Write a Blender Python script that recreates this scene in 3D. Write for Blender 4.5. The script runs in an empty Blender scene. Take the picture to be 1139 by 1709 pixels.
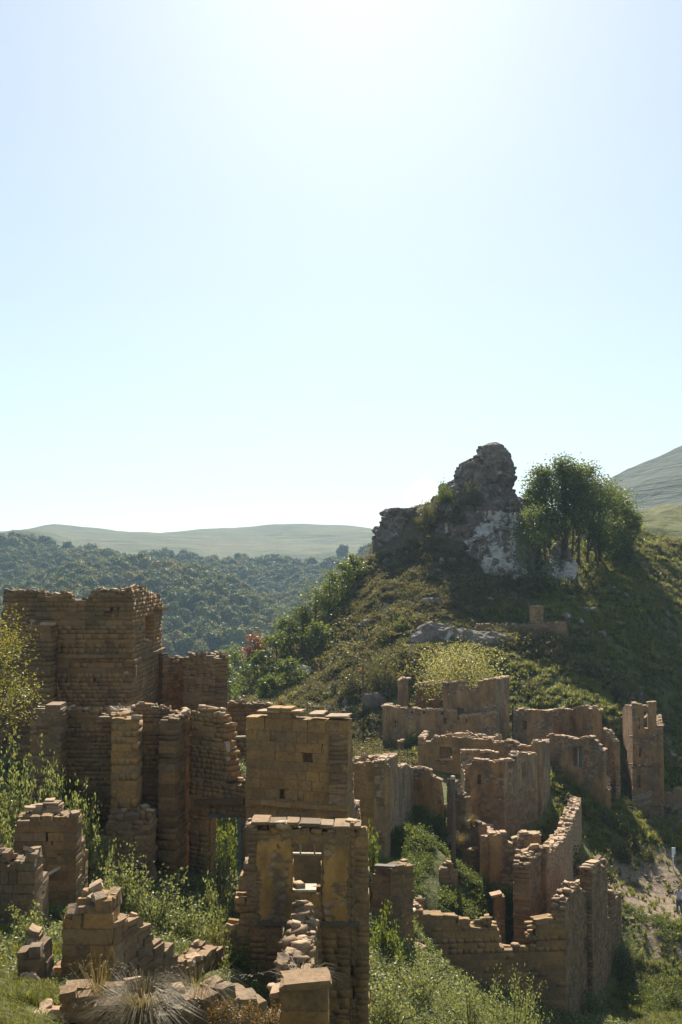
import bpy, bmesh, math, random
import numpy as np
from mathutils import Vector, Matrix, noise as mnoise

# ------------------------------------------------------------------ camera, sky, sun, exposure
SC = bpy.context.scene
COL = SC.collection
W, H, F, HOR = 1139.0, 1709.0, 1641.0, 940.0
PITCH = math.atan((HOR - H / 2) / F)
CP, SP = math.cos(PITCH), math.sin(PITCH)
cam = bpy.data.objects.new('camera', bpy.data.cameras.new('camera'))
COL.objects.link(cam)
cam.data.sensor_fit = 'VERTICAL'
cam.data.sensor_height = 36.0
cam.data.lens = 36.0 * F / H
cam.data.clip_start, cam.data.clip_end = 0.1, 20000
cam.location = (0, 0, 0)
cam.rotation_euler = (math.pi / 2 + PITCH, 0, 0)
SC.camera = cam

SUN_EL, SUN_AZ = math.radians(37.0), math.radians(1.0)      # azimuth measured from +Y towards +X
world = bpy.data.worlds.new('World'); SC.world = world; world.use_nodes = True
wn = world.node_tree
bg = wn.nodes['Background']
sky = wn.nodes.new('ShaderNodeTexSky')
sky.sky_type = 'NISHITA'; sky.sun_disc = False
sky.sun_elevation = SUN_EL; sky.sun_rotation = SUN_AZ
sky.altitude = 1400; sky.air_density = 1.0; sky.dust_density = 1.5; sky.ozone_density = 0.0
gm = wn.nodes.new('ShaderNodeGamma'); gm.inputs[1].default_value = 0.5      # hazy, evened-out sky
wn.links.new(sky.outputs[0], gm.inputs[0]); tn = wn.nodes.new('ShaderNodeMix'); tn.data_type = 'RGBA'; tn.blend_type = 'MULTIPLY'; tn.inputs[0].default_value = 1.0; tn.inputs[7].default_value = (0.885, 0.975, 1.02, 1)
wn.links.new(gm.outputs[0], tn.inputs[6]); wn.links.new(tn.outputs[2], bg.inputs[0]); bg.inputs[1].default_value = 0.142
sun = bpy.data.objects.new('sun', bpy.data.lights.new('sun', 'SUN'))
COL.objects.link(sun)
sun.data.energy = 5.0; sun.data.angle = math.radians(0.5); sun.data.color = (1.0, 0.93, 0.80)
sd = Vector((math.sin(SUN_AZ) * math.cos(SUN_EL), math.cos(SUN_AZ) * math.cos(SUN_EL), math.sin(SUN_EL)))
sun.rotation_euler = sd.to_track_quat('Z', 'Y').to_euler()
sun.location = (0, 40, 60)
SC.view_settings.view_transform = 'Standard'; SC.view_settings.look = 'None'
SC.view_settings.exposure = 1.35; SC.view_settings.gamma = 1.0
SC.render.engine = 'CYCLES'
SC.cycles.use_denoising = True
SC.cycles.max_bounces = 6; SC.cycles.diffuse_bounces = 4; SC.cycles.transmission_bounces = 4
SC.cycles.volume_bounces = 1; SC.cycles.transparent_max_bounces = 4
SC.cycles.use_adaptive_sampling = True

R = random.Random(7)
NR = np.random.default_rng(11)

# ------------------------------------------------------------------ geometry of the view
def ray(px, py):
    dx, dz = (px - W / 2) / F, -(py - H / 2) / F
    return Vector((dx, CP - dz * SP, SP + dz * CP))
def at(px, py, D):
    r = ray(px, py)
    return r * (D / r.y)
def xy(px, D):
    return Vector(((px - W / 2) / F * D * 1.0, D))     # close enough: pitch is tiny at ground level
def zat(py, D):
    return at(W / 2, py, D).z

# ------------------------------------------------------------------ numpy value noise
def _hash(ix, iy, s):
    n = (ix.astype(np.int64) * 374761393 + iy.astype(np.int64) * 668265263 + s * 974634777) & 0xffffffff
    n = ((n ^ (n >> 13)) * 1274126177) & 0xffffffff
    return ((n ^ (n >> 16)) & 0xffff) / 65535.0
def vnoise(x, y, s=0):
    x = np.asarray(x, float); y = np.asarray(y, float)
    ix, iy = np.floor(x), np.floor(y)
    fx, fy = x - ix, y - iy
    fx = fx * fx * (3 - 2 * fx); fy = fy * fy * (3 - 2 * fy)
    a, b = _hash(ix, iy, s), _hash(ix + 1, iy, s)
    c, d = _hash(ix, iy + 1, s), _hash(ix + 1, iy + 1, s)
    return (a + (b - a) * fx) * (1 - fy) + (c + (d - c) * fx) * fy
def fbm(x, y, s=0, octv=4):
    t, a, tot = 0, 1.0, 0
    for o in range(octv):
        t = t + a * (vnoise(x * 2 ** o, y * 2 ** o, s + o) - 0.5); tot += a; a *= 0.5
    return t / tot * 2

# ------------------------------------------------------------------ object helpers
def tag(o, label=None, cat=None, group=None, kind=None):
    if label: o['label'] = label
    if cat: o['category'] = cat
    if group: o['group'] = group
    if kind: o['kind'] = kind
    return o
def mesh_np(name, V, Fc, mat=None, smooth=False):
    me = bpy.data.meshes.new(name)
    me.from_pydata([tuple(v) for v in V], [], [tuple(f) for f in Fc])
    if mat: me.materials.append(mat)
    if smooth: me.polygons.foreach_set('use_smooth', [True] * len(me.polygons))
    me.update()
    return me
def mesh_quads(name, V, Q, mat=None, smooth=False):
    """fast path: V (n,3) array, Q (m,k) array of equal sized faces"""
    V = np.ascontiguousarray(V, dtype=np.float32); Q = np.ascontiguousarray(Q, dtype=np.int32)
    me = bpy.data.meshes.new(name)
    me.vertices.add(len(V)); me.vertices.foreach_set('co', V.ravel())
    m, k = Q.shape
    me.loops.add(m * k); me.loops.foreach_set('vertex_index', Q.ravel())
    me.polygons.add(m); me.polygons.foreach_set('loop_start', np.arange(0, m * k, k, dtype=np.int32))
    if smooth: me.polygons.foreach_set('use_smooth', np.ones(m, dtype=bool))
    if mat: me.materials.append(mat)
    me.update(calc_edges=True)
    return me
def obj(name, me, parent=None, loc=None):
    o = bpy.data.objects.new(name, me)
    COL.objects.link(o)
    if parent: o.parent = parent
    if loc is not None: o.location = loc
    return o
def empty(name, loc):
    o = bpy.data.objects.new(name, None); COL.objects.link(o)
    o.location = loc; o.empty_display_size = 0.3
    return o
class MB:
    def __init__(s): s.v = []; s.f = []
    def add(s, V, Fc):
        n = len(s.v); s.v.extend([tuple(v) for v in V]); s.f.extend([tuple(i + n for i in f) for f in Fc])
    def box(s, c, size, rot=None):
        m = Matrix.Translation(c) @ (rot.to_4x4() if rot else Matrix()) 
        V = [m @ Vector((x * size[0] / 2, y * size[1] / 2, z * size[2] / 2)) for x in (-1, 1) for y in (-1, 1) for z in (-1, 1)]
        s.add(V, [(0, 1, 3, 2), (4, 6, 7, 5), (0, 4, 5, 1), (2, 3, 7, 6), (0, 2, 6, 4), (1, 5, 7, 3)])
    def tube(s, pts, radii, seg=7):
        pts = [Vector(p) for p in pts]; V = []; Fc = []
        for i, p in enumerate(pts):
            d = (pts[min(i + 1, len(pts) - 1)] - pts[max(i - 1, 0)]).normalized()
            a = d.orthogonal().normalized(); b = d.cross(a)
            for k in range(seg):
                t = 2 * math.pi * k / seg
                V.append(p + (a * math.cos(t) + b * math.sin(t)) * radii[i])
        for i in range(len(pts) - 1):
            for k in range(seg):
                k2 = (k + 1) % seg
                Fc.append((i * seg + k, i * seg + k2, (i + 1) * seg + k2, (i + 1) * seg + k))
        Fc.append(tuple(range(seg - 1, -1, -1))); Fc.append(tuple((len(pts) - 1) * seg + k for k in range(seg)))
        s.add(V, Fc)
    def mesh(s, name, mat, smooth=False): return mesh_np(name, s.v, s.f, mat, smooth)

# ------------------------------------------------------------------ materials
def new_mat(name):
    m = bpy.data.materials.new(name); m.use_nodes = True
    return m, m.node_tree, m.node_tree.nodes['Principled BSDF']
def N(nt, t, **kw):
    n = nt.nodes.new(t)
    for k, v in kw.items():
        if k in n.inputs: n.inputs[k].default_value = v
        else: setattr(n, k, v)
    return n
def ramp(nt, fac, stops):
    r = nt.nodes.new('ShaderNodeValToRGB')
    el = r.color_ramp.elements
    while len(el) < len(stops): el.new(0.5)
    for e, (p, c) in zip(el, stops): e.position = p; e.color = (*c, 1) if len(c) == 3 else c
    nt.links.new(fac, r.inputs[0]); return r.outputs[0]
def mix(nt, fac, a, b, mode='MIX'):
    m = nt.nodes.new('ShaderNodeMix'); m.data_type = 'RGBA'; m.blend_type = mode
    for sock, val in ((0, fac), (6, a), (7, b)):
        if hasattr(val, 'links'): nt.links.new(val, m.inputs[sock])
        elif isinstance(val, (int, float)): m.inputs[sock].default_value = val
        else: m.inputs[sock].default_value = (*val, 1)
    return m.outputs[2]
def math_n(nt, op, a, b=0.5, clamp=False):
    m = nt.nodes.new('ShaderNodeMath'); m.operation = op; m.use_clamp = clamp
    for i, v in enumerate((a, b)):
        if hasattr(v, 'links'): nt.links.new(v, m.inputs[i])
        else: m.inputs[i].default_value = v
    return m.outputs[0]
def pos(nt, scale=(1, 1, 1)):
    g = nt.nodes.new('ShaderNodeNewGeometry')
    mp = nt.nodes.new('ShaderNodeMapping'); mp.inputs['Scale'].default_value = scale
    nt.links.new(g.outputs['Position'], mp.inputs['Vector'])
    return mp.outputs[0]
def noise_t(nt, vec, scale, detail=4, rough=0.55):
    n = N(nt, 'ShaderNodeTexNoise', Scale=scale, Detail=detail, Roughness=rough)
    nt.links.new(vec, n.inputs['Vector']); return n.outputs['Fac']
def rnd(nt):
    oi = nt.nodes.new('ShaderNodeObjectInfo'); g = nt.nodes.new('ShaderNodeNewGeometry')
    return math_n(nt, 'FRACT', math_n(nt, 'ADD', oi.outputs['Random'], g.outputs['Random Per Island']))
def bump(nt, b, height, strength, dist):
    n = N(nt, 'ShaderNodeBump', Strength=strength, Distance=dist)
    nt.links.new(height, n.inputs['Height']); nt.links.new(n.outputs[0], b.inputs['Normal'])

def mat_stone(name, cols, stain=0.5, seed=0.0, bs=0.6):
    m, nt, b = new_mat(name)
    r = rnd(nt)
    mean = tuple(sum(k[j] for k in cols) / len(cols) for j in range(3))
    c = mix(nt, 0.62, mean, ramp(nt, r, [(i / max(1, len(cols) - 1), k) for i, k in enumerate(cols)]))
    c = mix(nt, 1.0, c, (0.91, 0.855, 0.75), 'MULTIPLY')
    p = pos(nt)
    n1 = noise_t(nt, p, 0.55 + seed, 5, 0.6)
    n2 = noise_t(nt, p, 9.0, 5, 0.65)
    n3 = noise_t(nt, p, 38.0, 4, 0.7)
    c = mix(nt, 1.0, c, ramp(nt, n2, [(0.25, (0.55, 0.53, 0.50)), (0.5, (1, 1, 1)), (0.8, (1.25, 1.2, 1.1))]), 'MULTIPLY')
    # dark lichen / soot crust with a shape of its own, and pale lichen spots
    dk = ramp(nt, n1, [(0.42, (0, 0, 0)), (0.66, (1, 1, 1))])
    c = mix(nt, math_n(nt, 'MULTIPLY', dk, stain), c, (0.062, 0.050, 0.038))
    v = N(nt, 'ShaderNodeTexVoronoi', Scale=7.0); nt.links.new(p, v.inputs['Vector'])
    lic = ramp(nt, math_n(nt, 'ADD', v.outputs['Distance'], math_n(nt, 'MULTIPLY', n2, 0.6)), [(0.36, (1, 1, 1)), (0.42, (0, 0, 0))])
    c = mix(nt, math_n(nt, 'MULTIPLY', lic, 0.35), c, (0.30, 0.28, 0.23))
    nt.links.new(c, b.inputs['Base Color'])
    b.inputs['Roughness'].default_value = 0.92; b.inputs['Specular IOR Level'].default_value = 0.25
    bump(nt, b, math_n(nt, 'ADD', n2, math_n(nt, 'MULTIPLY', n3, 0.5)), bs, 0.03)
    return m
def mat_plaster(name, col, pale, seed=0.0):
    m, nt, b = new_mat(name)
    p = pos(nt); pv = pos(nt, (1, 1, 0.45))
    n1 = noise_t(nt, p, 0.5 + seed, 5, 0.6); ns = noise_t(nt, pv, 1.6, 5, 0.65); n2 = noise_t(nt, p, 6, 5, 0.65); n3 = noise_t(nt, p, 24, 3, .7)
    c = mix(nt, 1.0, mix(nt, n2, col, pale), (0.91, 0.85, 0.75), 'MULTIPLY')
    c = mix(nt, 1.0, c, ramp(nt, ns, [(0.3, (0.5, 0.47, 0.44)), (0.62, (1.15, 1.12, 1.08))]), 'MULTIPLY')
    # where the plaster has come off, rough stones show
    v = N(nt, 'ShaderNodeTexVoronoi', Scale=3.6); nt.links.new(pos(nt, (1, 1, 1.7)), v.inputs['Vector'])
    vs = ramp(nt, v.outputs['Color'], [(0, (0.24, 0.17, 0.11)), (1, (0.38, 0.28, 0.185))])
    ve = ramp(nt, v.outputs['Distance'], [(0.35, (1, 1, 1)), (0.62, (0.5, 0.47, 0.45))])
    vs = mix(nt, 1.0, vs, ve, 'MULTIPLY')
    off = ramp(nt, math_n(nt, 'ADD', n1, math_n(nt, 'MULTIPLY', math_n(nt, 'SUBTRACT', n2, 0.5), 0.35)), [(0.50, (0, 0, 0)), (0.57, (1, 1, 1))])
    c = mix(nt, math_n(nt, 'MULTIPLY', off, 0.9), c, vs)
    dk = ramp(nt, noise_t(nt, pv, 0.9, 5, .65), [(0.47, (0, 0, 0)), (0.66, (1, 1, 1))])
    c = mix(nt, math_n(nt, 'MULTIPLY', dk, 0.72), c, (0.085, 0.068, 0.052))
    nt.links.new(c, b.inputs['Base Color'])
    b.inputs['Roughness'].default_value = 0.95; b.inputs['Specular IOR Level'].default_value = 0.15
    h = math_n(nt, 'ADD', math_n(nt, 'MULTIPLY', n2, 0.5), math_n(nt, 'MULTIPLY', n3, 0.25))
    h = math_n(nt, 'SUBTRACT', h, math_n(nt, 'MULTIPLY', off, math_n(nt, 'ADD', 0.3, v.outputs['Distance'])))
    bump(nt, b, h, 0.7, 0.05)
    return m
def mat_leaf(name, cols, trans=0.45, gloss=0.35, spec=0.4, nsc=0.8):
    m, nt, b = new_mat(name)
    r = rnd(nt)
    n = noise_t(nt, pos(nt), nsc, 3)
    f = math_n(nt, 'ADD', math_n(nt, 'MULTIPLY', r, 0.6), math_n(nt, 'MULTIPLY', n, 0.4))
    c = ramp(nt, f, [(0.2 + 0.6 * i / max(1, len(cols) - 1), k) for i, k in enumerate(cols)])
    nt.links.new(c, b.inputs['Base Color'])
    b.inputs['Roughness'].default_value = gloss; b.inputs['Specular IOR Level'].default_value = spec
    t = nt.nodes.new('ShaderNodeBsdfTranslucent')
    nt.links.new(mix(nt, 1.0, c, (1.25, 1.2, 0.55), 'MULTIPLY'), t.inputs[0])
    ms = nt.nodes.new('ShaderNodeMixShader'); ms.inputs[0].default_value = trans
    nt.links.new(b.outputs[0], ms.inputs[1]); nt.links.new(t.outputs[0], ms.inputs[2])
    nt.links.new(ms.outputs[0], nt.nodes['Material Output'].inputs[0])
    return m
def mat_plain(name, col, rough=0.8, var=0.3, sc=8, metal=0.0):
    m, nt, b = new_mat(name)
    n = noise_t(nt, pos(nt), sc, 5, 0.65)
    c = mix(nt, 1.0, col, ramp(nt, n, [(0.3, (1 - var,) * 3), (0.7, (1 + var,) * 3)]), 'MULTIPLY')
    nt.links.new(c, b.inputs['Base Color']); b.inputs['Roughness'].default_value = rough
    b.inputs['Metallic'].default_value = metal; b.inputs['Specular IOR Level'].default_value = 0.3
    bump(nt, b, n, 0.4, 0.02)
    return m

M = {}
M['ash'] = mat_stone('sandstone_ashlar', [(0.20, 0.125, 0.06), (0.31, 0.195, 0.09), (0.38, 0.235, 0.10), (0.26, 0.185, 0.115), (0.41, 0.27, 0.13)], 0.6)
M['gold'] = mat_stone('golden_sandstone', [(0.25, 0.145, 0.055), (0.38, 0.225, 0.085), (0.31, 0.20, 0.10), (0.42, 0.255, 0.10), (0.25, 0.19, 0.125), (0.35, 0.215, 0.09)], 0.6, 0.2)
M['tow'] = mat_stone('brown_sandstone', [(0.15, 0.092, 0.045), (0.26, 0.16, 0.075), (0.34, 0.21, 0.095), (0.10, 0.066, 0.038), (0.25, 0.185, 0.12), (0.30, 0.185, 0.085)], 0.55, 0.1)
M['rub'] = mat_stone('rubble_stone', [(0.18, 0.12, 0.07), (0.27, 0.175, 0.10), (0.34, 0.22, 0.125), (0.12, 0.085, 0.055), (0.27, 0.215, 0.155), (0.32, 0.20, 0.105)], 0.45, 0.25, 0.8)
M['cap'] = mat_stone('pinkish_cap_stone', [(0.30, 0.21, 0.145), (0.40, 0.28, 0.19), (0.46, 0.33, 0.225), (0.35, 0.265, 0.20)], 0.2, 0.4, 0.8)
M['mor'] = mat_plain('mud_mortar', (0.19, 0.125, 0.07), 0.97, 0.45, 14)
M['pl'] = mat_plaster('tan_clay_plaster', (0.30, 0.195, 0.105), (0.37, 0.25, 0.14))
M['pl2'] = mat_plaster('pinkish_clay_plaster', (0.34, 0.21, 0.10), (0.41, 0.265, 0.135), 0.15)
M['pl3'] = mat_plaster('greyish_plaster', (0.26, 0.20, 0.135), (0.33, 0.26, 0.18), 0.3)
M['gpl'] = mat_plaster('golden_plaster', (0.40, 0.24, 0.085), (0.45, 0.29, 0.115), 1.4)
M['wood'] = mat_plain('weathered_wood', (0.11, 0.085, 0.065), 0.85, 0.4, 12)
M['palew'] = mat_plain('pale_weathered_wood', (0.38, 0.31, 0.22), 0.8, 0.3, 12)
M['blue'] = mat_plain('blue_grey_paint', (0.13, 0.17, 0.18), 0.7, 0.3, 10)
M['faded'] = mat_plain('faded_white_paint', (0.40, 0.39, 0.38), 0.8, 0.4, 14)
M['white'] = mat_plain('white_paint', (0.75, 0.76, 0.76), 0.5, 0.12, 6)
M['leafA'] = mat_leaf('olive_green_leaves', [(0.08, 0.10, 0.04), (0.15, 0.165, 0.075), (0.26, 0.265, 0.16)], 0.45, 0.5, 0.35)
M['leafB'] = mat_leaf('mid_green_leaves', [(0.06, 0.08, 0.022), (0.10, 0.125, 0.034), (0.145, 0.165, 0.05)], 0.5, 0.5, 0.25)
M['leafC'] = mat_leaf('dry_olive_leaves', [(0.07, 0.065, 0.03), (0.11, 0.105, 0.045), (0.15, 0.135, 0.06)], 0.35, 0.5, 0.3)
M['leafY'] = mat_leaf('yellowing_leaves', [(0.10, 0.11, 0.03), (0.19, 0.18, 0.05), (0.25, 0.20, 0.06)], 0.45, 0.5, 0.25)
M['leafR'] = mat_leaf('russet_leaves', [(0.16, 0.06, 0.035), (0.24, 0.08, 0.045), (0.20, 0.10, 0.05)], 0.4, 0.5, 0.3)
M['leafO'] = mat_leaf('orange_leaves', [(0.35, 0.10, 0.03), (0.45, 0.16, 0.05)], 0.4, 0.5, 0.3)
M['grass'] = mat_leaf('meadow_grass', [(0.10, 0.12, 0.022), (0.16, 0.17, 0.036), (0.22, 0.20, 0.06)], 0.5, 0.6, 0.2)
M['leafP'] = mat_leaf('pale_yellow_green_leaves', [(0.15, 0.145, 0.055), (0.27, 0.25, 0.11), (0.36, 0.32, 0.16)], 0.5, 0.5, 0.3)
M['dry'] = mat_leaf('dry_grass_blades', [(0.10, 0.07, 0.035), (0.17, 0.125, 0.06), (0.23, 0.18, 0.095)], 0.35, 0.5, 0.3)
M['scrub'] = mat_leaf('hill_scrub', [(0.07, 0.063, 0.032), (0.125, 0.11, 0.052), (0.19, 0.165, 0.08)], 0.42, 0.6, 0.15)
M['far'] = mat_leaf('far_forest_leaves', [(0.03, 0.05, 0.014), (0.055, 0.085, 0.018), (0.12, 0.13, 0.024), (0.26, 0.17, 0.04)], 0.3, 0.7, 0.1, 0.014)
M['bark'] = mat_plain('bark', (0.085, 0.065, 0.05), 0.9, 0.4, 9)

def terrain_mat():
    m, nt, b = new_mat('grassy_hill_soil')
    p = pos(nt)
    n1 = noise_t(nt, p, 0.12, 6, 0.6); n2 = noise_t(nt, p, 0.9, 6, 0.65); n3 = noise_t(nt, p, 5, 5, 0.7)
    a = N(nt, 'ShaderNodeAttribute'); a.attribute_name = 'dirt'
    d = N(nt, 'ShaderNodeAttribute'); d.attribute_name = 'dryness'
    g = ramp(nt, n2, [(0.3, (0.07, 0.075, 0.024)), (0.55, (0.115, 0.125, 0.034)), (0.75, (0.16, 0.145, 0.058))])
    br = ramp(nt, n2, [(0.3, (0.06, 0.05, 0.03)), (0.55, (0.10, 0.086, 0.048)), (0.75, (0.155, 0.13, 0.076))])
    c = mix(nt, math_n(nt, 'ADD', d.outputs['Fac'], math_n(nt, 'MULTIPLY', math_n(nt, 'SUBTRACT', n1, 0.5), 1.2), True), g, br)
    so = ramp(nt, n3, [(0.3, (0.16, 0.12, 0.08)), (0.7, (0.27, 0.205, 0.14))])
    f = math_n(nt, 'ADD', a.outputs['Fac'], math_n(nt, 'MULTIPLY', math_n(nt, 'SUBTRACT', n2, 0.5), 1.1))
    c = mix(nt, ramp(nt, f, [(0.45, (0, 0, 0)), (0.62, (1, 1, 1))]), c, so)
    c = mix(nt, 1.0, c, ramp(nt, n3, [(0.3, (0.7, 0.7, 0.7)), (0.7, (1.2, 1.2, 1.2))]), 'MULTIPLY')
    nt.links.new(c, b.inputs['Base Color']); b.inputs['Roughness'].default_value = 0.95
    b.inputs['Specular IOR Level'].default_value = 0.1
    bump(nt, b, math_n(nt, 'ADD', n2, math_n(nt, 'MULTIPLY', n3, 0.35)), 0.9, 0.5)
    return m
def far_mat():
    m, nt, b = new_mat('far_pasture')
    p = pos(nt); n1 = noise_t(nt, p, 0.006, 6, 0.6); n2 = noise_t(nt, p, 0.05, 6, 0.65)
    st = noise_t(nt, pos(nt, (0.15, 0.15, 3.0)), 0.12, 4, 0.6)
    c = ramp(nt, n1, [(0.35, (0.036, 0.05, 0.012)), (0.5, (0.064, 0.07, 0.018)), (0.65, (0.085, 0.072, 0.025))])
    c = mix(nt, 1.0, c, ramp(nt, math_n(nt, 'ADD', math_n(nt, 'MULTIPLY', n2, 0.5), math_n(nt, 'MULTIPLY', st, 0.5)), [(0.35, (0.6, 0.6, 0.6)), (0.65, (1.25, 1.25, 1.25))]), 'MULTIPLY')
    a = N(nt, 'ShaderNodeAttribute'); a.attribute_name = 'wooded'
    c = mix(nt, a.outputs['Fac'], c, (0.03, 0.038, 0.016))
    nt.links.new(c, b.inputs['Base Color']); b.inputs['Roughness'].default_value = 0.95
    b.inputs['Specular IOR Level'].default_value = 0.1
    bump(nt, b, math_n(nt, 'ADD', n2, st), 0.8, 6.0)
    return m
def rock_mat(name, pale):
    m, nt, b = new_mat(name)
    p = pos(nt); pv = pos(nt, (1, 1, 0.22))
    n1 = noise_t(nt, pv, 0.5, 6, 0.62); n2 = noise_t(nt, p, 1.3, 6, 0.65); n3 = noise_t(nt, p, 6, 5, 0.7)
    c = ramp(nt, n2, [(0.25, (0.075, 0.058, 0.044)), (0.5, (0.165, 0.13, 0.10)), (0.75, (0.29, 0.235, 0.18))])
    k = ramp(nt, math_n(nt, 'ADD', n1, math_n(nt, 'MULTIPLY', math_n(nt, 'SUBTRACT', n2, 0.5), 0.4)), [(0.56 - pale, (0, 0, 0)), (0.61 - pale, (1, 1, 1))])
    c = mix(nt, k, c, ramp(nt, n3, [(0.3, (0.28, 0.25, 0.22)), (0.7, (0.58, 0.55, 0.51))]))
    nt.links.new(c, b.inputs['Base Color']); b.inputs['Roughness'].default_value = 0.95
    bump(nt, b, math_n(nt, 'ADD', n2, math_n(nt, 'MULTIPLY', n3, 0.4)), 0.9, 0.4)
    return m
M['terrain'] = terrain_mat(); M['farm'] = far_mat()
M['rock'] = rock_mat('brown_crag_rock', -0.07); M['lime'] = rock_mat('pale_limestone', 0.075); M['grock'] = rock_mat('grey_hill_rock', -0.01)

# ------------------------------------------------------------------ terrain
def rbf_fit(P, c):
    P = np.array(P, float); A = P[:, :2]; n = len(A)
    d = np.sqrt(((A[:, None] - A[None]) ** 2).sum(-1) + c * c)
    T = np.c_[np.ones(n), A]
    K = np.block([[d + np.eye(n) * 0.05, T], [T.T, np.zeros((3, 3))]])
    w = np.linalg.solve(K, np.r_[P[:, 2], 0, 0, 0])
    return (A, w, c)
def rbf_eval(m, X, Y):
    A, w, c = m; X = np.asarray(X, float); Y = np.asarray(Y, float)
    sh = X.shape; x = X.ravel(); y = Y.ravel(); out = np.empty(len(x))
    for i in range(0, len(x), 20000):
        xx = x[i:i + 20000]; yy = y[i:i + 20000]
        d = np.sqrt((xx[:, None] - A[None, :, 0]) ** 2 + (yy[:, None] - A[None, :, 1]) ** 2 + c * c)
        out[i:i + 20000] = d @ w[:-3] + w[-3] + w[-2] * xx + w[-1] * yy
    return out.reshape(sh)
PXD = [(0, 1709, 15.5), (200, 1748, 16.2), (400, 1765, 17.0), (0, 1640, 19), (150, 1672, 19.5), (330, 1680, 22), (420, 1660, 24), (480, 1680, 25),
 (530, 1790, 20), (600, 1790, 22), (610, 1770, 26), (760, 1735, 34), (650, 1640, 34), (640, 1560, 39), (900, 1745, 40), (1000, 1715, 43), (1139, 1709, 46),
 (1139, 1560, 57), (1130, 1527, 61), (1060, 1480, 66), (1120, 1452, 69), (1139, 1385, 78), (1070, 1350, 80), (1139, 1338, 82), (1139, 1300, 90),
 (1120, 1200, 102), (1139, 1100, 114), (1139, 1000, 130), (1139, 900, 152), (1139, 848, 178), (1060, 858, 168), (1240, 840, 180), (1240, 1000, 130), (1240, 1200, 100),
 (860, 1610, 50), (700, 1585, 44), (800, 1650, 44), (940, 1700, 45), (990, 1620, 54), (640, 1500, 43), (700, 1480, 48), (700, 1400, 54), (760, 1450, 52), (625, 1442, 52), (690, 1388, 58),
 (800, 1490, 55), (850, 1478, 54), (845, 1388, 62), (780, 1392, 60), (893, 1358, 68), (920, 1335, 72), (950, 1312, 75), (1000, 1335, 76), (985, 1400, 70), (950, 1445, 62), (1030, 1420, 70),
 (950, 1288, 79), (860, 1245, 81), (660, 1257, 80), (830, 1232, 83), (720, 1292, 71), (600, 1252, 82),
 (470, 1170, 95), (480, 1095, 115), (560, 990, 125), (630, 912, 131), (650, 885, 133), (700, 858, 133), (740, 851, 134), (830, 880, 137),
 (360, 1185, 92), (885, 965, 122), (940, 952, 124), (1000, 942, 129), (1050, 905, 142), (900, 880, 148), (980, 870, 155),
 (700, 1000, 112), (620, 1000, 117), (600, 1100, 100), (530, 1130, 102), (700, 1080, 98), (660, 1180, 88), (800, 1100, 95), (800, 992, 115), (880, 992, 117),
 (790, 1048, 106), (870, 1032, 109), (945, 1045, 105), (870, 1085, 99), (900, 1150, 92), (980, 1160, 92), (1000, 1080, 104), (1050, 1000, 118), (1000, 985, 119), (1060, 1100, 106), (1010, 1182, 88),
 (300, 1475, 34), (250, 1500, 31), (200, 1560, 26), (100, 1525, 26.5), (40, 1548, 24), (0, 1435, 29), (100, 1425, 33), (370, 1465, 36), (370, 1445, 41), (330, 1590, 27), (-60, 1440, 28), (-60, 1640, 19)]
CTRL = [tuple(at(*p)) for p in PXD]
CTRL += [(0, 0, -1.8), (-10, 0, -1.5), (10, 0, -2.5), (0, 8, -4.8), (-8, 8, -4.6), (8, 8, -6), (0, 12, -6.8), (10, 18, -11), (20, 30, -18), (30, 40, -21.5), (-20, 20, -7), (-30, 40, -7),
         (-9, 42, -8.5), (-5, 43, -10), (-14, 44, -7.5), (0, 46, -13), (-6, 60, -14), (-20, 70, -16), (-40, 80, -20), (-30, 110, -32), (-18, 130, -26), (-10, 150, -24), (0, 165, -16),
         (12, 175, -6), (25, 175, -1), (40, 200, 2), (70, 200, 8), (-60, 40, -10), (-60, 150, -60), (0, 210, -50), (-40, 210, -75), (60, 230, -8), (40, 60, -21.5), (60, 60, -20), (60, 20, -21), (60, 100, -12), (75, 150, 4)]
RB = rbf_fit(CTRL, 2.5)
def HZ(X, Y):
    X = np.asarray(X, float); Y = np.asarray(Y, float)
    z = rbf_eval(RB, X, Y)
    k = np.clip((Y - 60) / 60, 0.12, 1.0)
    z = z + k * (1.5 * fbm(X * 0.09, Y * 0.09, 3) + 0.9 * np.abs(fbm(X * 0.22 + 5, Y * 0.22, 9)) * 1.2 + 0.35 * fbm(X * 0.8, Y * 0.8, 17, 3)) + 0.08 * fbm(X * 1.5, Y * 1.5, 31, 3)
    return z
def hz(x, y): return float(HZ(np.array([x]), np.array([y]))[0])
def ground(px, py, d0=14.0, d1=200.0):
    D = np.concatenate([np.arange(d0, 60, 0.15), np.arange(60, d1, 0.4)])
    r = ray(px, py)
    X, Z = r.x / r.y * D, r.z / r.y * D
    h = HZ(X, D)
    i = np.nonzero(h >= Z)[0]
    j = i[0] if len(i) else int(np.argmin(np.abs(h - Z)))
    return Vector((X[j], D[j], h[j]))
def grid_mesh(name, xs, ys, fz, mat):
    X, Y = np.meshgrid(xs, ys); Z = fz(X, Y)
    V = np.stack([X.ravel(), Y.ravel(), Z.ravel()], 1)
    nx, ny = len(xs), len(ys)
    i = (np.arange(ny - 1)[:, None] * nx + np.arange(nx - 1)[None]).ravel()
    return mesh_quads(name, V, np.stack([i, i + 1, i + nx + 1, i + nx], 1), mat, True), V
xs = np.concatenate([np.arange(-70, -22, 1.2), np.arange(-22, 42, 0.42), np.arange(42, 86, 1.0)])
ys = np.concatenate([np.arange(-6, 60, 0.4), np.arange(60, 150, 0.6), np.arange(150, 236, 1.5)])
me, V = grid_mesh('ground', xs, ys, HZ, M['terrain'])
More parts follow.
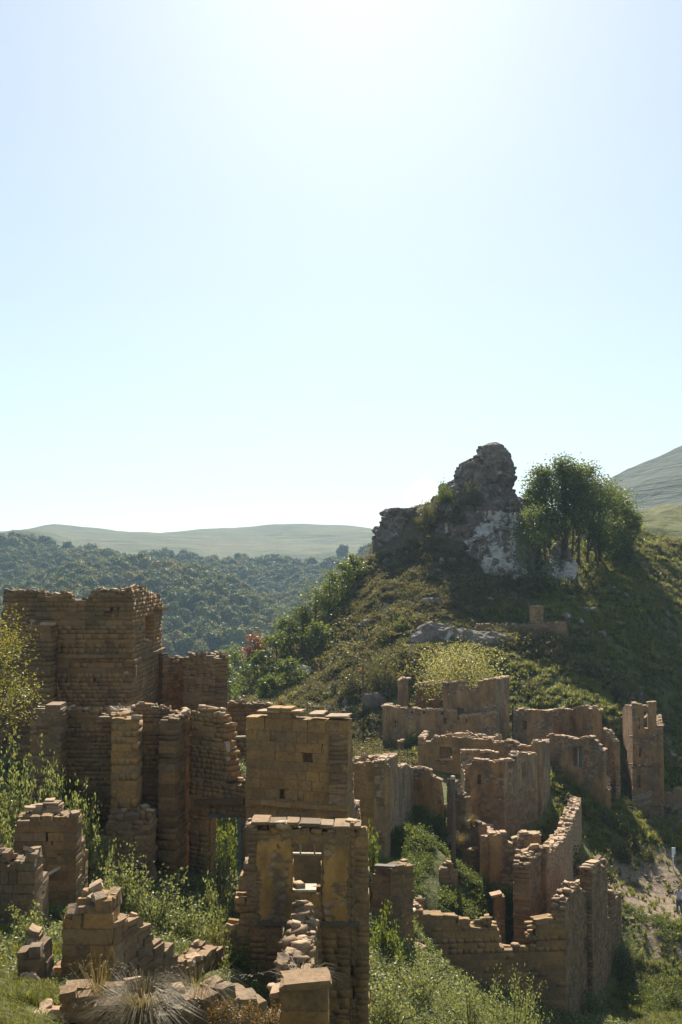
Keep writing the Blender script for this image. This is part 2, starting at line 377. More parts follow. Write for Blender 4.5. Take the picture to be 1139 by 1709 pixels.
gp = [ground(*p) for p in ((1090, 1505), (1050, 1500), (1120, 1530), (1130, 1555), (1085, 1475), (1130, 1440), (1130, 1395), (1139, 1360), (1180, 1500))]
dirt = np.zeros(len(V))
for g, rr in zip(gp, (4.5, 3.5, 4.0, 3.0, 4.0, 3.0, 3.0, 3.0, 5.0)):
    dirt = np.maximum(dirt, np.clip(1.15 - np.hypot(V[:, 0] - g.x, V[:, 1] - g.y) / rr, 0, 1))
gx = ground(1095, 985)
dirt = np.maximum(dirt, 0.55 * np.clip(1.2 - np.abs(V[:, 0] - gx.x - 0.1 * (V[:, 1] - gx.y)) / 1.6, 0, 1) * (np.abs(V[:, 1] - gx.y) < 9))
dry = 0.15 + 0.75 * np.clip((V[:, 1] - 96) / 18, 0, 1) * np.clip((30 - V[:, 0]) / 10, 0, 1) + 0.25 * np.clip((V[:, 1] - 70) / 12, 0, 1) * np.clip((9 - V[:, 0]) / 6, 0, 1)
dry += 0.6 * np.exp(-((V[:, 0] - 36) / 6) ** 2 - ((V[:, 1] - 112) / 12) ** 2)
for nm, arr in (('dirt', dirt), ('dryness', np.clip(dry, 0, 1))):
    a = me.attributes.new(nm, 'FLOAT', 'POINT'); a.data.foreach_set('value', arr.astype(np.float32))
tag(obj('ground', me), 'grassy village ground rising to the crag hill', 'ground', kind='structure')

# far valley and ridges
FP = [(-400, 900, 1500), (-150, 890, 1450), (0, 891, 1400), (30, 894, 1400), (75, 878, 1400), (140, 878, 1400), (200, 891, 1450), (270, 897, 1450), (320, 887, 1500), (400, 882, 1500), (480, 879, 1500), (560, 877, 1500),
 (640, 881, 1500), (800, 890, 1500), (0, 908, 820), (150, 903, 840), (280, 920, 860), (400, 922, 960), (500, 922, 980), (620, 914, 1000), (-200, 925, 750), (0, 1000, 500), (120, 1010, 490), (250, 1010, 560), (330, 1000, 620), (400, 990, 700), (430, 1065, 560), (380, 1110, 470),
 (480, 1040, 620), (520, 990, 720), (600, 960, 820), (560, 1080, 560), (640, 1060, 580), (300, 1100, 440), (100, 1110, 390), (-200, 1100, 420),
 (985, 822, 760), (1015, 795, 760), (1040, 779, 760), (1085, 762, 760), (1139, 742, 760), (1250, 712, 760), (1060, 815, 620), (1139, 795, 600), (1050, 850, 520), (1139, 835, 470), (1250, 800, 500), (900, 860, 740), (1180, 860, 330)]
FC = [tuple(at(*p)) for p in FP] + [(-900, 1800, 40), (0, 1900, 30), (900, 1900, 30), (500, 1000, 20), (900, 900, 150), (0, 240, -95), (-200, 240, -95), (200, 200, -40), (100, 330, -60), (250, 300, 20), (-500, 500, -60)]
RBF_F = rbf_fit(FC, 25)
def HF(X, Y):
    z = rbf_eval(RBF_F, X, Y)
    k = np.clip((1300 - Y) / 500, 0.22, 1)
    return z + k * (26 * fbm(X * 0.009 + Y * 0.003, Y * 0.0035, 41, 3) - 8 * np.abs(fbm(X * 0.018 - Y * 0.004, Y * 0.005, 47, 2))) + 1.5 * fbm(X * 0.03, Y * 0.03, 44, 3)
fxs, fys = np.arange(-1100, 1100, 9.0), np.arange(195, 1950, 9.0)
mef, VF = grid_mesh('far_hills', fxs, fys, HF, M['farm'])
def proj(Vv):
    y = Vv[:, 1]; d = np.stack([Vv[:, 0], Vv[:, 1] * CP + Vv[:, 2] * SP, -Vv[:, 1] * SP + Vv[:, 2] * CP], 1)
    return W / 2 + F * d[:, 0] / np.maximum(d[:, 1], 1e-3), H / 2 - F * d[:, 2] / np.maximum(d[:, 1], 1e-3)
def woodmask(X, Y):
    """1 below the tree line of the far valley"""
    nn = fbm(X * 0.012, Y * 0.012, 77, 3)
    lim = 910 + 0.6 * X + 170 * nn + 50 * fbm(X * 0.05, Y * 0.05, 78, 2)
    return ((Y < lim) & (X < 330)).astype(float)
wm = woodmask(VF[:, 0], VF[:, 1])
a = mef.attributes.new('wooded', 'FLOAT', 'POINT'); a.data.foreach_set('value', wm.astype(np.float32))
tag(obj('far_hills', mef), 'pasture ridges and the wooded valley side far behind', 'hills', kind='structure')

# ------------------------------------------------------------------ stones
def stone_mesh(name, mat, rnd_amt, jit, seed):
    r = random.Random(seed); V = []; idx = {}
    for i in range(3):
        for j in range(3):
            for k in range(3):
                if i == j == k == 1: continue
                p = Vector((i - 1, j - 1, k - 1))
                n1 = sum(abs(c) for c in p)
                s = 1.0 if n1 == 1 else (1 - rnd_amt * 0.45 if n1 == 2 else 1 - rnd_amt)
                q = Vector((p.x * s, p.y * (1 - (1 - s) * 0.35), p.z * s)) * 0.5
                q += Vector((r.uniform(-jit, jit), r.uniform(-jit, jit) * 0.35, r.uniform(-jit, jit)))
                idx[(i, j, k)] = len(V); V.append(q)
    Fc = []
    for ax in range(3):
        for side in (0, 2):
            for a_ in range(2):
                for b_ in range(2):
                    quad = []
                    for (da, db) in ((0, 0), (1, 0), (1, 1), (0, 1)):
                        t = [0, 0, 0]; o1, o2 = [(1, 2), (2, 0), (0, 1)][ax]
                        t[ax] = side; t[o1] = a_ + da; t[o2] = b_ + db
                        quad.append(idx[tuple(t)])
                    Fc.append(quad if side == 2 else quad[::-1])
    return mesh_np(name, V, Fc, mat)
SV = {}
def stone_var(kind, mk):
    key = (kind, mk)
    if key not in SV:
        ra, ji = {'ash': (0.045, 0.022), 'rub': (0.07, 0.06), 'slab': (0.03, 0.12), 'plate': (0.05, 0.06)}[kind]
        SV[key] = [stone_mesh('%s_stone_%s' % (kind, mk), M[mk], ra, ji, 100 * i + len(SV)) for i in range(14)]
    return SV[key]
SV_NP = {}
def var_np(me):
    if me.name not in SV_NP:
        v = np.empty(len(me.vertices) * 3, np.float32); me.vertices.foreach_get('co', v)
        q = np.array([p.vertices[:] for p in me.polygons], np.int32)
        SV_NP[me.name] = (v.reshape(-1, 3), q)
    return SV_NP[me.name]

WALLS = []          # XY segments, so that plants keep clear of the masonry
class Ruin:
    def __init__(s, name, label, cat, px, D, seed, group=None):
        p = xy(px, D); s.loc = Vector((p.x, p.y, hz(p.x, p.y)))
        s.root = tag(empty(name, s.loc), label, cat, group, 'thing'); s.st = []; s.r = random.Random(seed); s.mk = 'rub'
    def part(s, name, me, parent=None, label=None):
        o = obj(name, me, parent or s.root)
        if label: o['label'] = label
        return o
    # ---- wall between two plan points. ends: (px, D). top: [(px, py)...] seen points of its upper edge
    def wall(s, e0, e1, top, style='ash', mk='ash', thick=0.6, ch=0.24, cw=0.48, openings=(), niches=(), base=None, proud=0.009, joint=0.006,
             ragged=0.6, caps=True, capmk='cap', world=False, name='wall', capsize=0.26, label=None, lean=0.0):
        r = s.r
        A = Vector(e0) if world else xy(*e0); B = Vector(e1) if world else xy(*e1)
        A = Vector((A.x, A.y)); B = Vector((B.x, B.y))
        L = (B - A).length; U = (B - A) / L; Nn = Vector((U.y, -U.x))          # normal towards the camera side
        if Nn.dot(-(A + B) / 2) < 0: Nn = -Nn
        WALLS.append((A.x, A.y, B.x, B.y, thick))
        def uz(px, py):
            d = ray(px, py); dn = Vector((d.x, d.y)).dot(Nn)
            t = A.dot(Nn) / dn; P = d * t
            return (Vector((P.x, P.y)) - A).dot(U), P.z
        prof = [(u, z) for u, z in top] if world else [uz(*p) for p in top]
        pu, pz = [p[0] for p in prof], [p[1] for p in prof]
        for i in range(1, len(pu)):
            if pu[i] <= pu[i - 1]: pu[i] = pu[i - 1] + 1e-3
        zt = lambda u: float(np.interp(u, pu, pz))
        if base is None:
            base = min(hz(A.x, A.y), hz(B.x, B.y), hz((A.x + B.x) / 2, (A.y + B.y) / 2)) - 0.4
        elif base > 200: base = zat(base, (A.y + B.y) / 2)
        ops = []
        for o in list(openings) + [('n',) + tuple(n) for n in niches]:
            nic = o[0] == 'n'; q = o[1:] if nic else o
            u0, za = uz(q[0], q[1]); u1, zb = uz(q[2], q[3]); _, zc = uz(q[0], q[3]); _, zd = uz(q[2], q[1])
            ops.append((min(u0, u1), max(u0, u1), (zb + zc) / 2, (za + zd) / 2, nic))
        loc = s.loc
        def P3(u, n, z): return Vector((A.x + U.x * u + Nn.x * n - loc.x, A.y + U.y * u + Nn.y * n - loc.y, z - loc.z + lean * 0))
        rotz = math.atan2(U.y, U.x)
        mb = MB(); stones = []
        def prism(u0, u1, z0, za, zb, n0, n1):
            V = [P3(u0, n0, z0), P3(u1, n0, z0), P3(u1, n1, z0), P3(u0, n1, z0), P3(u0, n0, za), P3(u1, n0, zb), P3(u1, n1, zb), P3(u0, n1, za)]
            mb.add(V, [(0, 1, 2, 3), (7, 6, 5, 4), (0, 4, 5, 1), (1, 5, 6, 2), (2, 6, 7, 3), (3, 7, 4, 0)])
        def crumble(a, b, z0, z1, out):
            k = 2 if thick < 0.62 else 3; d = (thick + 2 * proud) / k; vt = stone_var('slab', mk) + stone_var('rub', mk)
            for q in range(k):
                if r.random() < 0.10: continue
                n = proud - d * (q + 0.5); m2 = 1 if (b - a) < 0.34 or r.random() < 0.5 else 2
                for e in range(m2):
                    x0 = a + (b - a) * e / m2; x1 = a + (b - a) * (e + 1) / m2; h = (z1 - z0) * r.uniform(0.55, 1.12)
                    m = Matrix.Translation(P3((x0 + x1) / 2, n + r.uniform(-.03, .03), z0 + h / 2)) @ Matrix.Rotation(rotz + r.uniform(-.2, .2), 4, 'Z') @ Matrix.Rotation(r.uniform(-.14, .14), 4, 'Y') @ Matrix.Rotation(r.uniform(-.14, .14), 4, 'X') @ Matrix.Diagonal(((x1 - x0) * r.uniform(.8, 1.1), d * r.uniform(0.8, 1.15), h, 1))
                    out.append((m, r.choice(vt), 'stone'))
                    if r.random() < 0.35:
                        sz = r.uniform(0.09, 0.26); m = Matrix.Translation(P3(r.uniform(a, b), n + r.uniform(-.1, .1), z0 + h + sz * 0.15)) @ Matrix.Rotation(r.uniform(0, 6), 4, 'Z') @ Matrix.Rotation(r.uniform(-.5, .5), 4, 'X') @ Matrix.Diagonal((sz * 1.3, sz, sz * r.uniform(.4, .7), 1))
                        out.append((m, r.choice(vtop), 'stone'))
        vtop = stone_var('slab', 'cap')
        flip = -1 if Nn.dot(Vector((-U.y, U.x))) > 0 else 1
        if style in ('ash', 'rub'):
            for (a0, a1, b0, b1, nic) in ops:
                if nic: prism(a0 - 0.12, a1 + 0.12, b0 - 0.12, b1 + 0.12, b1 + 0.12, -thick * 0.9, -thick * 0.45)
        if style == 'rub':
            vs = stone_var('rub', mk); cells = []; zmax = max(pz) + ch
            stack = [(0.0, L, base, zmax)]
            while stack:
                a, b, c, d = stack.pop(); um, zm = (a + b) / 2, (c + d) / 2
                cut = None
                for (a0, a1, b0, b1, nic) in ops:
                    if a0 < b - 1e-3 and a1 > a + 1e-3 and b0 < d - 1e-3 and b1 > c + 1e-3:
                        for ax, v in (('u', a0), ('u', a1), ('z', b0), ('z', b1)):
                            lo, hi = (a, b) if ax == 'u' else (c, d)
                            if lo + 1e-3 < v < hi - 1e-3: cut = (ax, v); break
                        if cut: break
                        cut = 'drop'; break
                if cut == 'drop': continue
                if cut is None:
                    wu, hz_ = (b - a) / cw, (d - c) / ch
                    lim = 1.0 + r.uniform(0.0, 0.75)
                    if wu <= lim * 1.25 and hz_ <= lim: cells.append((a, b, c, d)); continue
                    f = r.uniform(0.36, 0.64)
                    cut = ('z', c + (d - c) * f) if hz_ > lim and (hz_ > wu * 0.8 or wu <= lim * 1.25) else ('u', a + (b - a) * f)
                ax, v = cut
                if ax == 'u': stack += [(a, v, c, d), (v, b, c, d)]
                else: stack += [(a, b, c, v), (a, b, v, d)]
            cells = [q for q in cells if zt((q[0] + q[1]) / 2) + r.uniform(-ragged, ragged) * (q[3] - q[2]) * 0.5 > (q[2] + q[3]) / 2]
            CA = np.array(cells)
            occ = lambda u, z: bool(((CA[:, 0] <= u) & (CA[:, 1] >= u) & (CA[:, 2] <= z) & (CA[:, 3] >= z)).any())
            inner = thick / 2 - proud
            for (a, b, c, d) in cells:
                um, zm = (a + b) / 2, (c + d) / 2
                eT = not occ(um, d + 0.03); eL = not occ(a - 0.03, zm); eR = not occ(b + 0.03, zm)
                ct = d - ((d - c) * 0.55 if eT else 0)
                prism(a + (0.05 if eL else 0), b - (0.05 if eR else 0), c - 0.001, ct, ct, -inner - thick / 2, inner - thick / 2)
                if r.random() < 0.03: continue
                if eT:
                    crumble(a, b, c, d, stones); continue
                a2 = a - r.uniform(0, 0.04) if eL else a + joint * 0.3; b2 = b + r.uniform(0, 0.04) if eR else b - joint * 0.3
                d2 = d + r.uniform(-0.03, 0.04) if eT else d - joint * 0.3
                pr = r.uniform(-1.0, 1.4) * proud; jr = 0.16 if eT else 0.07
                m = Matrix.Translation(P3((a2 + b2) / 2, -thick / 2 + pr * 0.5, (c + d2) / 2)) @ Matrix.Rotation(rotz, 4, 'Z') @ Matrix.Rotation(r.uniform(-jr, jr), 4, 'Y') @ Matrix.Rotation(r.uniform(-.04, .04), 4, 'Z') \
                    @ Matrix.Diagonal((b2 - a2, thick + 2 * proud + pr, d2 - c, 1))
                stones.append((m, r.choice(vs), 'stone'))
            w = s.part(name, mb.mesh('wall_core', M['mor']), None, label)
        elif style == 'ash':
            vs = stone_var(style, mk); rows = []
            z = base; zmax = max(pz)
            while z < zmax:
                h = ch * r.uniform(0.78, 1.25) * (1.0 if style == 'ash' else r.uniform(0.8, 1.1))
                zm = z + h / 2
                iv = [(0.0, L)]
                for (a0, a1, b0, b1, nic) in ops:
                    if b0 - 0.02 <= zm <= b1 + 0.02:
                        nv = []
                        for (p, q) in iv:
                            if a1 <= p or a0 >= q: nv.append((p, q)); continue
                            if a0 > p: nv.append((p, a0))
                            if a1 < q: nv.append((a1, q))
                        iv = nv
                cells = []; rowf = r.choice((0.6, 0.8, 1.0, 1.15, 1.5))
                for (p, q) in iv:
                    if q - p < 0.05: continue
                    n = max(1, round((q - p) / (cw * rowf)))
                    wts = [r.uniform(0.55, 1.6) for _ in range(n)]; t = sum(wts); u = p
                    for wt in wts:
                        du = wt / t * (q - p); uc = u + du / 2
                        if zt(uc) + r.uniform(-ragged, ragged) * h * 0.6 > zm: cells.append((u, u + du))
                        u += du
                rows.append((z, h, cells)); z += h
            for ri, (z, h, cells) in enumerate(rows):
                up = rows[ri + 1][2] if ri + 1 < len(rows) else []
                for ci, (u0, u1) in enumerate(cells):
                    uc = (u0 + u1) / 2
                    eT = not any(a - 0.01 <= uc <= b + 0.01 for a, b in up)
                    eL = ci == 0 or cells[ci - 1][1] < u0 - 1e-4; eR = ci == len(cells) - 1 or cells[ci + 1][0] > u1 + 1e-4
                    inner = thick / 2 - proud
                    sh = 0.02
                    prism(u0 + (0.05 if eL else -0.0), u1 - (0.05 if eR else 0), z - 0.001, z + h * (0.45 if eT else 1), z + h * (0.45 if eT else 1), -inner - thick / 2, inner - thick / 2)
                    a = u0 - r.uniform(0, 0.03) if eL else u0 + joint / 2
                    b = u1 + r.uniform(0, 0.03) if eR else u1 - joint / 2
                    zt1 = z + h + r.uniform(-0.02, 0.03) if eT else z + h - joint
                    pr = r.uniform(-0.4, 0.7) * proud if style == 'ash' else r.uniform(-0.7, 1.3) * proud
                    if r.random() < 0.012: continue
                    if eT and ragged > 0.05:
                        crumble(a, b, z, z + h, stones); continue
                    jr = 0.012 if style == 'ash' else 0.05
                    if eT: jr *= 1.8
                    c = P3((a + b) / 2, -thick / 2 + pr * 0.5, (z + zt1) / 2)
                    m = Matrix.Translation(c) @ Matrix.Rotation(rotz, 4, 'Z') @ Matrix.Rotation(r.uniform(-jr, jr), 4, 'Y') @ Matrix.Rotation(r.uniform(-jr, jr), 4, 'Z') \
                        @ Matrix.Diagonal(((b - a) * r.choice((-1, 1)) if False else (b - a), thick + 2 * proud + pr, zt1 - z, 1))
                    stones.append((m, r.choice(vs), 'stone'))
            core = mb.mesh('wall_core', M['mor'])
            w = s.part(name, core, None, label)
        else:
            us = sorted(set([0.0, L] + [min(max(v, 0), L) for o in ops for v in (o[0], o[1])] + [u for u in pu if 0 < u < L] + list(np.linspace(0, L, max(2, int(L / 0.35) + 1)))))
            us = [u for i, u in enumerate(us) if i == 0 or u - us[i - 1] > 1e-3]
            zz = []
            for u in us:
                zz.append(zt(u) + r.uniform(-0.13, 0.05) * ragged)
            for i in range(len(us) - 1):
                u0, u1 = us[i], us[i + 1]; uc = (u0 + u1) / 2
                solid = [(base, None)]
                cuts = sorted([(b0, b1, nic) for (a0, a1, b0, b1, nic) in ops if a0 - 1e-4 < uc < a1 + 1e-4])
                z0 = base
                for (b0, b1, nic) in cuts:
                    if b0 > z0: prism(u0, u1, z0, min(b0, zz[i]), min(b0, zz[i + 1]), -thick, 0)
                    if nic: prism(u0, u1, b0, b1, b1, -thick, -thick * 0.45)
                    z0 = b1
                if zz[i] > z0 + 0.02 or zz[i + 1] > z0 + 0.02:
                    prism(u0, u1, z0, max(zz[i], z0 + 0.02), max(zz[i + 1], z0 + 0.02), -thick, 0)
            w = s.part(name, mb.mesh('plastered_wall', M[mk]), None, label)
            if caps:
                u = 0.0; vs = stone_var('slab', capmk)
                while u < L:
                    d = capsize * r.uniform(0.6, 1.7)
                    if r.random() < 0.86:
                        for _ in range(r.choice((1, 2, 2, 3))):
                            h = capsize * r.uniform(0.25, 0.7); t = thick * r.uniform(0.3, 0.8)
                            uu = min(u + d / 2, L)
                            sl = (zt(min(uu + 0.2, L)) - zt(max(uu - 0.2, 0))) / 0.4
                            c = P3(uu, -thick / 2 + r.uniform(-0.36, 0.36) * thick, zt(uu) + h * r.uniform(-0.15, 0.35))
                            m = Matrix.Translation(c) @ Matrix.Rotation(rotz + r.uniform(-0.3, 0.3), 4, 'Z') @ Matrix.Rotation(-max(-0.5, min(0.5, math.atan(sl))) * 0.5 * (1 if True else 0) + r.uniform(-0.15, 0.15), 4, 'Y') @ Matrix.Diagonal((d * 1.05, t, h, 1))
                            stones.append((m, r.choice(vs), 'cap_stone'))
                    u += d
        for (m, me, nm) in stones: s.st.append((m, me, w, nm))
        s.last = dict(A=A, U=U, N=Nn, L=L, zt=zt, uz=uz, P3=P3, rotz=rotz, thick=thick, obj=w, base=base)
        return s.last
    def ledge(s, w, py0, px0, px1, out=0.09, h=0.14, mk='tow', name='string_course', py1=None):
        u0, z0 = w['uz'](px0, py0); u1, z1 = w['uz'](px1, py1 if py1 else py0)
        z = (z0 + z1) / 2; mb = MB(); n = max(2, int((u1 - u0) / 0.5)); 
        for i in range(n):
            a, b = u0 + (u1 - u0) * i / n, u0 + (u1 - u0) * (i + 1) / n - 0.006
            mb.box(w['P3']((a + b) / 2, out / 2 - 0.05, z + s.r.uniform(-.012, .012)), (b - a, out + 0.1 + s.r.uniform(-.02, .02), h), Matrix.Rotation(w['rotz'], 3, 'Z'))
        return s.part(name, mb.mesh(name, M[mk]), w['obj'])
    def panel(s, w, poly, mk, name, out=0.02, depth=0.05, rag=0.0):
        """irregular flat piece on the face of a wall: poly in seen points"""
        if rag:
            q = []
            for i in range(len(poly)):
                a, b = poly[i], poly[(i + 1) % len(poly)]; k = max(1, int(math.hypot(b[0] - a[0], b[1] - a[1]) / 3))
                q += [(a[0] + (b[0] - a[0]) * j / k + s.r.gauss(0, rag), a[1] + (b[1] - a[1]) * j / k + s.r.gauss(0, rag)) for j in range(k)]
            poly = q
        uz = [w['uz'](*p) for p in poly]; mb = MB(); n = len(uz)
        V = [w['P3'](u, out, z) for u, z in uz] + [w['P3'](u, out - depth, z) for u, z in uz]
        mb.add(V, [tuple(range(n)), tuple(range(2 * n - 1, n - 1, -1))] + [(i, (i + 1) % n, n + (i + 1) % n, n + i) for i in range(n)])
        return s.part(name, mb.mesh(name, M[mk]), w['obj'])
    def bar(s, w, p0, p1, size, mk, name, n=0.0):
        u0, z0 = w['uz'](*p0); u1, z1 = w['uz'](*p1); a, b = w['P3'](u0, n, z0), w['P3'](u1, n, z1)
        d = b - a; mb = MB(); q = d.to_track_quat('X', 'Z').to_matrix()
        if 'slab' in name:
            o = obj(name, s.r.choice(stone_var('plate', mk)), w['obj'])
            o.matrix_basis = Matrix.Translation((a + b) / 2) @ q.to_4x4() @ Matrix.Rotation(s.r.uniform(-.06, .06), 4, 'Z') @ Matrix.Rotation(s.r.uniform(-.04, .04), 4, 'X') @ Matrix.Diagonal((d.length, size[0], size[1] * 1.25, 1))
            return o
        mb.box((a + b) / 2, (d.length, size[0], size[1]), q)
        return s.part(name, mb.mesh(name, M[mk]), w['obj'])
    def finish(s, limit=300):
        def size(t):
            m = t[0]; c = m.translation + s.loc
            sx = m.col[0].to_3d().length; sz = m.col[2].to_3d().length
            return sx * sz / (c.length ** 2)
        st = sorted(s.st, key=size, reverse=True)
        for (m, me, w, nm) in st[:limit]:
            o = bpy.data.objects.new(nm, me); COL.objects.link(o); o.parent = w; o.matrix_basis = m
        rest = st[limit:]
        if rest:
            Vs, Qs, n, ms = [], [], 0, []
            mats = []
            for (m, me, w, nm) in rest:
                v, q = var_np(me); a = np.array(m, np.float32)
                Vs.append(v @ a[:3, :3].T + a[:3, 3]); Qs.append(q + n); n += len(v)
                mt = me.materials[0]
                if mt not in mats: mats.append(mt)
                ms.append(np.full(len(q), mats.index(mt), np.int32))
            mm = mesh_quads('small_stones', np.concatenate(Vs), np.concatenate(Qs))
            for mt in mats: mm.materials.append(mt)
            mm.polygons.foreach_set('material_index', np.concatenate(ms))
            o = obj('small_stones', mm, s.root); o['kind'] = 'stuff'

# ------------------------------------------------------------------ the ruins
# tall tower house on the upper terrace
t = Ruin('tower_house', 'tallest brown stone tower house with a small window, against the wooded hillside', 'ruin', 140, 41, 1)
w = t.wall((8, 41), (222, 41), [(8, 1001), (12, 991), (40, 985), (85, 988), (110, 990), (120, 997), (140, 1001), (147, 995), (158, 988), (180, 983), (222, 982)], mk='tow', ch=0.185, cw=0.40, thick=0.6,
           openings=[(195, 1012, 199, 1019)], niches=[(208, 1117, 220, 1126), (155, 1130, 159, 1137), (183, 1012, 190, 1018)])
t.ledge(w, 1095, 86, 222)
w = t.wall((222, 41.05), (272, 47), [(222, 982), (240, 984), (256, 990), (262, 988), (268, 996), (272, 1012)], mk='tow', ch=0.185, cw=0.38, openings=[(243, 1027, 257, 1066)])
t.ledge(w, 1093, 222, 274)
t.bar(w, (257, 1015), (274, 1016), (0.25, 0.12), 'tow', 'lintel_stub', 0.1)
b0, b1 = xy(8, 41), xy(222, 41)
t.wall((b0.x + .3, b0.y + .6), (b0.x + .3, 46.6), [(0, -1.9), (6, -2.4)], world=True, mk='tow', ch=0.22, cw=0.5)
t.wall((b0.x + .6, 46.7), (xy(272, 47).x - .6, 46.7), [(0, -2.6), (3, -3.4), (6, -2.9)], world=True, mk='tow', ch=0.25, cw=0.6)
w = t.wall((18, 40.1), (88, 40.1), [(18, 1036), (40, 1037), (88, 1041)], mk='tow', ch=0.2, cw=0.4, thick=0.9)
t.bar(w, (68, 1041), (89, 1042), (0.5, 0.09), 'cap', 'roof_slab', -0.2)
t.finish()

t = Ruin('broken_wall', 'broken stone wall stub with a gap, stepping down beside the tower house', 'ruin', 320, 45, 2)
t.wall((274, 46.3), (312, 47.5), [(274, 1086), (283, 1092), (288, 1095), (289, 1106), (300, 1106), (302, 1094), (312, 1092)], style='rub', mk='rub', ch=0.17, cw=0.33)
t.wall((308, 45), (360, 45), [(308, 1094), (330, 1091), (352, 1092), (360, 1096)], style='rub', mk='rub', ch=0.16, cw=0.3)
t.wall((360, 45.1), (352, 49), [(360, 1096), (352, 1090)], style='rub', mk='rub', ch=0.18, cw=0.35)
t.finish()

t = Ruin('roofless_hall', 'long roofless hall with tall piers and an open doorway, below the tower house', 'ruin', 250, 36, 3)
t.wall((56, 35), (107, 35), [(56, 1200), (66, 1184), (76, 1178), (100, 1178), (107, 1184)], style='rub', mk='rub', ch=0.19, cw=0.34, thick=0.9)
t.wall((104, 35.7), (236, 35.7), [(104, 1187), (130, 1186), (160, 1190), (190, 1189), (236, 1184)], mk='tow', ch=0.16, cw=0.32)
t.wall((191, 34), (232, 34), [(191, 1205), (200, 1193), (215, 1188), (226, 1194), (232, 1212)], mk='gold', ch=0.26, cw=0.4, thick=0.95)
t.wall((182, 33.3), (257, 33.3), [(182, 1376), (190, 1366), (212, 1362), (235, 1358), (257, 1368)], mk='rub', style='rub', ch=0.24, cw=0.42, thick=1.0)
t.wall((230, 35.8), (284, 35.8), [(230, 1180), (255, 1176), (268, 1179), (284, 1182)], mk='tow', ch=0.16, cw=0.32)
t.wall((280, 35), (296, 35), [(280, 1206), (288, 1202), (296, 1200)], mk='gold', ch=0.26, cw=0.34, thick=0.9)
t.wall((296, 34.9), (322, 36.5), [(296, 1196), (310, 1188), (322, 1187)], mk='tow', ch=0.22, cw=0.4, thick=0.6)
w = t.wall((320, 36), (418, 34.6), [(320, 1186), (345, 1184), (361, 1185), (367, 1196), (373, 1208), (380, 1222), (381.5, 1302), (392, 1304), (400, 1299), (418, 1296)], mk='ash', ch=0.17, cw=0.34, openings=[(344, 1364, 400, 1520)])
t.panel(w, [(341, 1366), (341, 1362), (352, 1358), (362, 1353), (372, 1351), (382, 1353), (392, 1358), (403, 1362), (403, 1366)], 'blue', 'door_lunette', -0.12, 0.1)
t.bar(w, (344, 1370), (344, 1470), (0.12, 0.10), 'gold', 'door_jamb', -0.25)
t.bar(w, (401.5, 1365), (401.5, 1470), (0.16, 0.14), 'blue', 'door_jamb', -0.05)
t.bar(w, (330, 1338), (412, 1336), (0.28, 0.2), 'tow', 'lintel_beam', 0.05)
t.bar(w, (376, 1238), (379, 1296), (0.2, 0.10), 'palew', 'window_jamb', -0.1)
t.bar(w, (386, 1232), (414, 1231), (0.14, 0.06), 'palew', 'window_bar', -0.25)
t.finish()

t = Ruin('corner_house', 'large golden ashlar corner house with big squared blocks, two storeys', 'ruin', 500, 34, 4)
w = t.wall((413, 34), (579, 33), [(413, 1212), (419, 1208), (421, 1196), (428, 1190), (460, 1187), (503, 1189), (507, 1196), (514, 1192), (540, 1192), (546, 1196), (579, 1197)], mk='gold', ch=0.34, cw=0.62, joint=0.006, proud=0.009,
           niches=[(505, 1263, 521, 1276), (551, 1228, 564, 1238), (467, 1310, 476, 1330), (535, 1338, 550, 1344)], ragged=0.04)
for (a, b, y) in ((428, 470, 1188), (470, 504, 1188.5), (516, 540, 1192), (543, 582, 1196.5)):
    t.bar(w, (a, y), (b - 1, y), (0.7, 0.05), 'cap', 'coping_slab', -0.28)
t.ledge(w, 1341, 414, 583, 0.13, 0.16, 'ash', py1=1345)
w = t.wall((579.5, 33.0), (601, 37.5), [(579, 1196), (588, 1230), (590, 1300), (592, 1340), (601, 1352)], style='rub', mk='rub', ch=0.2, cw=0.4)
w = t.wall((360, 50), (472, 50), [(360, 1174), (400, 1173), (430, 1176), (455, 1176), (472, 1182)], mk='tow', ch=0.2, cw=0.42)
t.finish()

t = Ruin('gable_house', 'front house wall with flat coping slabs, plaster patches and one framed window', 'ruin', 510, 26, 5)
w = t.wall((378, 26), (614, 26), [(378, 1640), (382, 1575), (392, 1545), (398, 1505), (408, 1470), (413, 1455), (415, 1380), (604, 1384), (606, 1400), (608, 1500), (614, 1700)], style='rub', mk='gold', ch=0.19, cw=0.34, thick=0.62, proud=0.004, joint=0.004,
           openings=[(487, 1408, 538, 1486), (470, 1543, 511, 1604)], base=1860, ragged=0.5, niches=[(585, 1610, 592, 1640), (588, 1645, 594, 1660)])
t.panel(w, [(430, 1404), (450, 1399), (470, 1403), (486, 1398), (487, 1440), (486, 1488), (500, 1490), (532, 1491), (536, 1512), (530, 1538), (470, 1539), (436, 1536), (433, 1500), (438, 1470), (428, 1440)], 'gpl', 'plaster_patch', 0.032, 0.05, 1.1)
t.panel(w, [(540, 1460), (541, 1420), (548, 1400), (568, 1404), (582, 1412), (581, 1450), (578, 1490), (582, 1538), (560, 1537), (545, 1537), (538, 1505), (540, 1488)], 'gpl', 'plaster_patch', 0.030, 0.05, 1.1)
x = 419
for k, wd in enumerate((31, 28, 22, 36, 22, 28, 18)):
    y = 1374 + (x - 419) * 0.04 + R.uniform(-0.6, 0.6)
    t.bar(w, (x, y), (x + wd - 0.8, y + R.uniform(-0.3, 1.0)), (0.66 + R.uniform(-.06, .06), 0.07), 'rub', 'coping_slab', -0.28 + R.uniform(-.05, .05)); x += wd
for a, b in (((486, 1408), (486, 1488)), ((539, 1408), (539, 1488)), ((486, 1409), (539, 1409))):
    t.bar(w, a, b, (0.16, 0.07), 'blue', 'window_frame', -0.3)
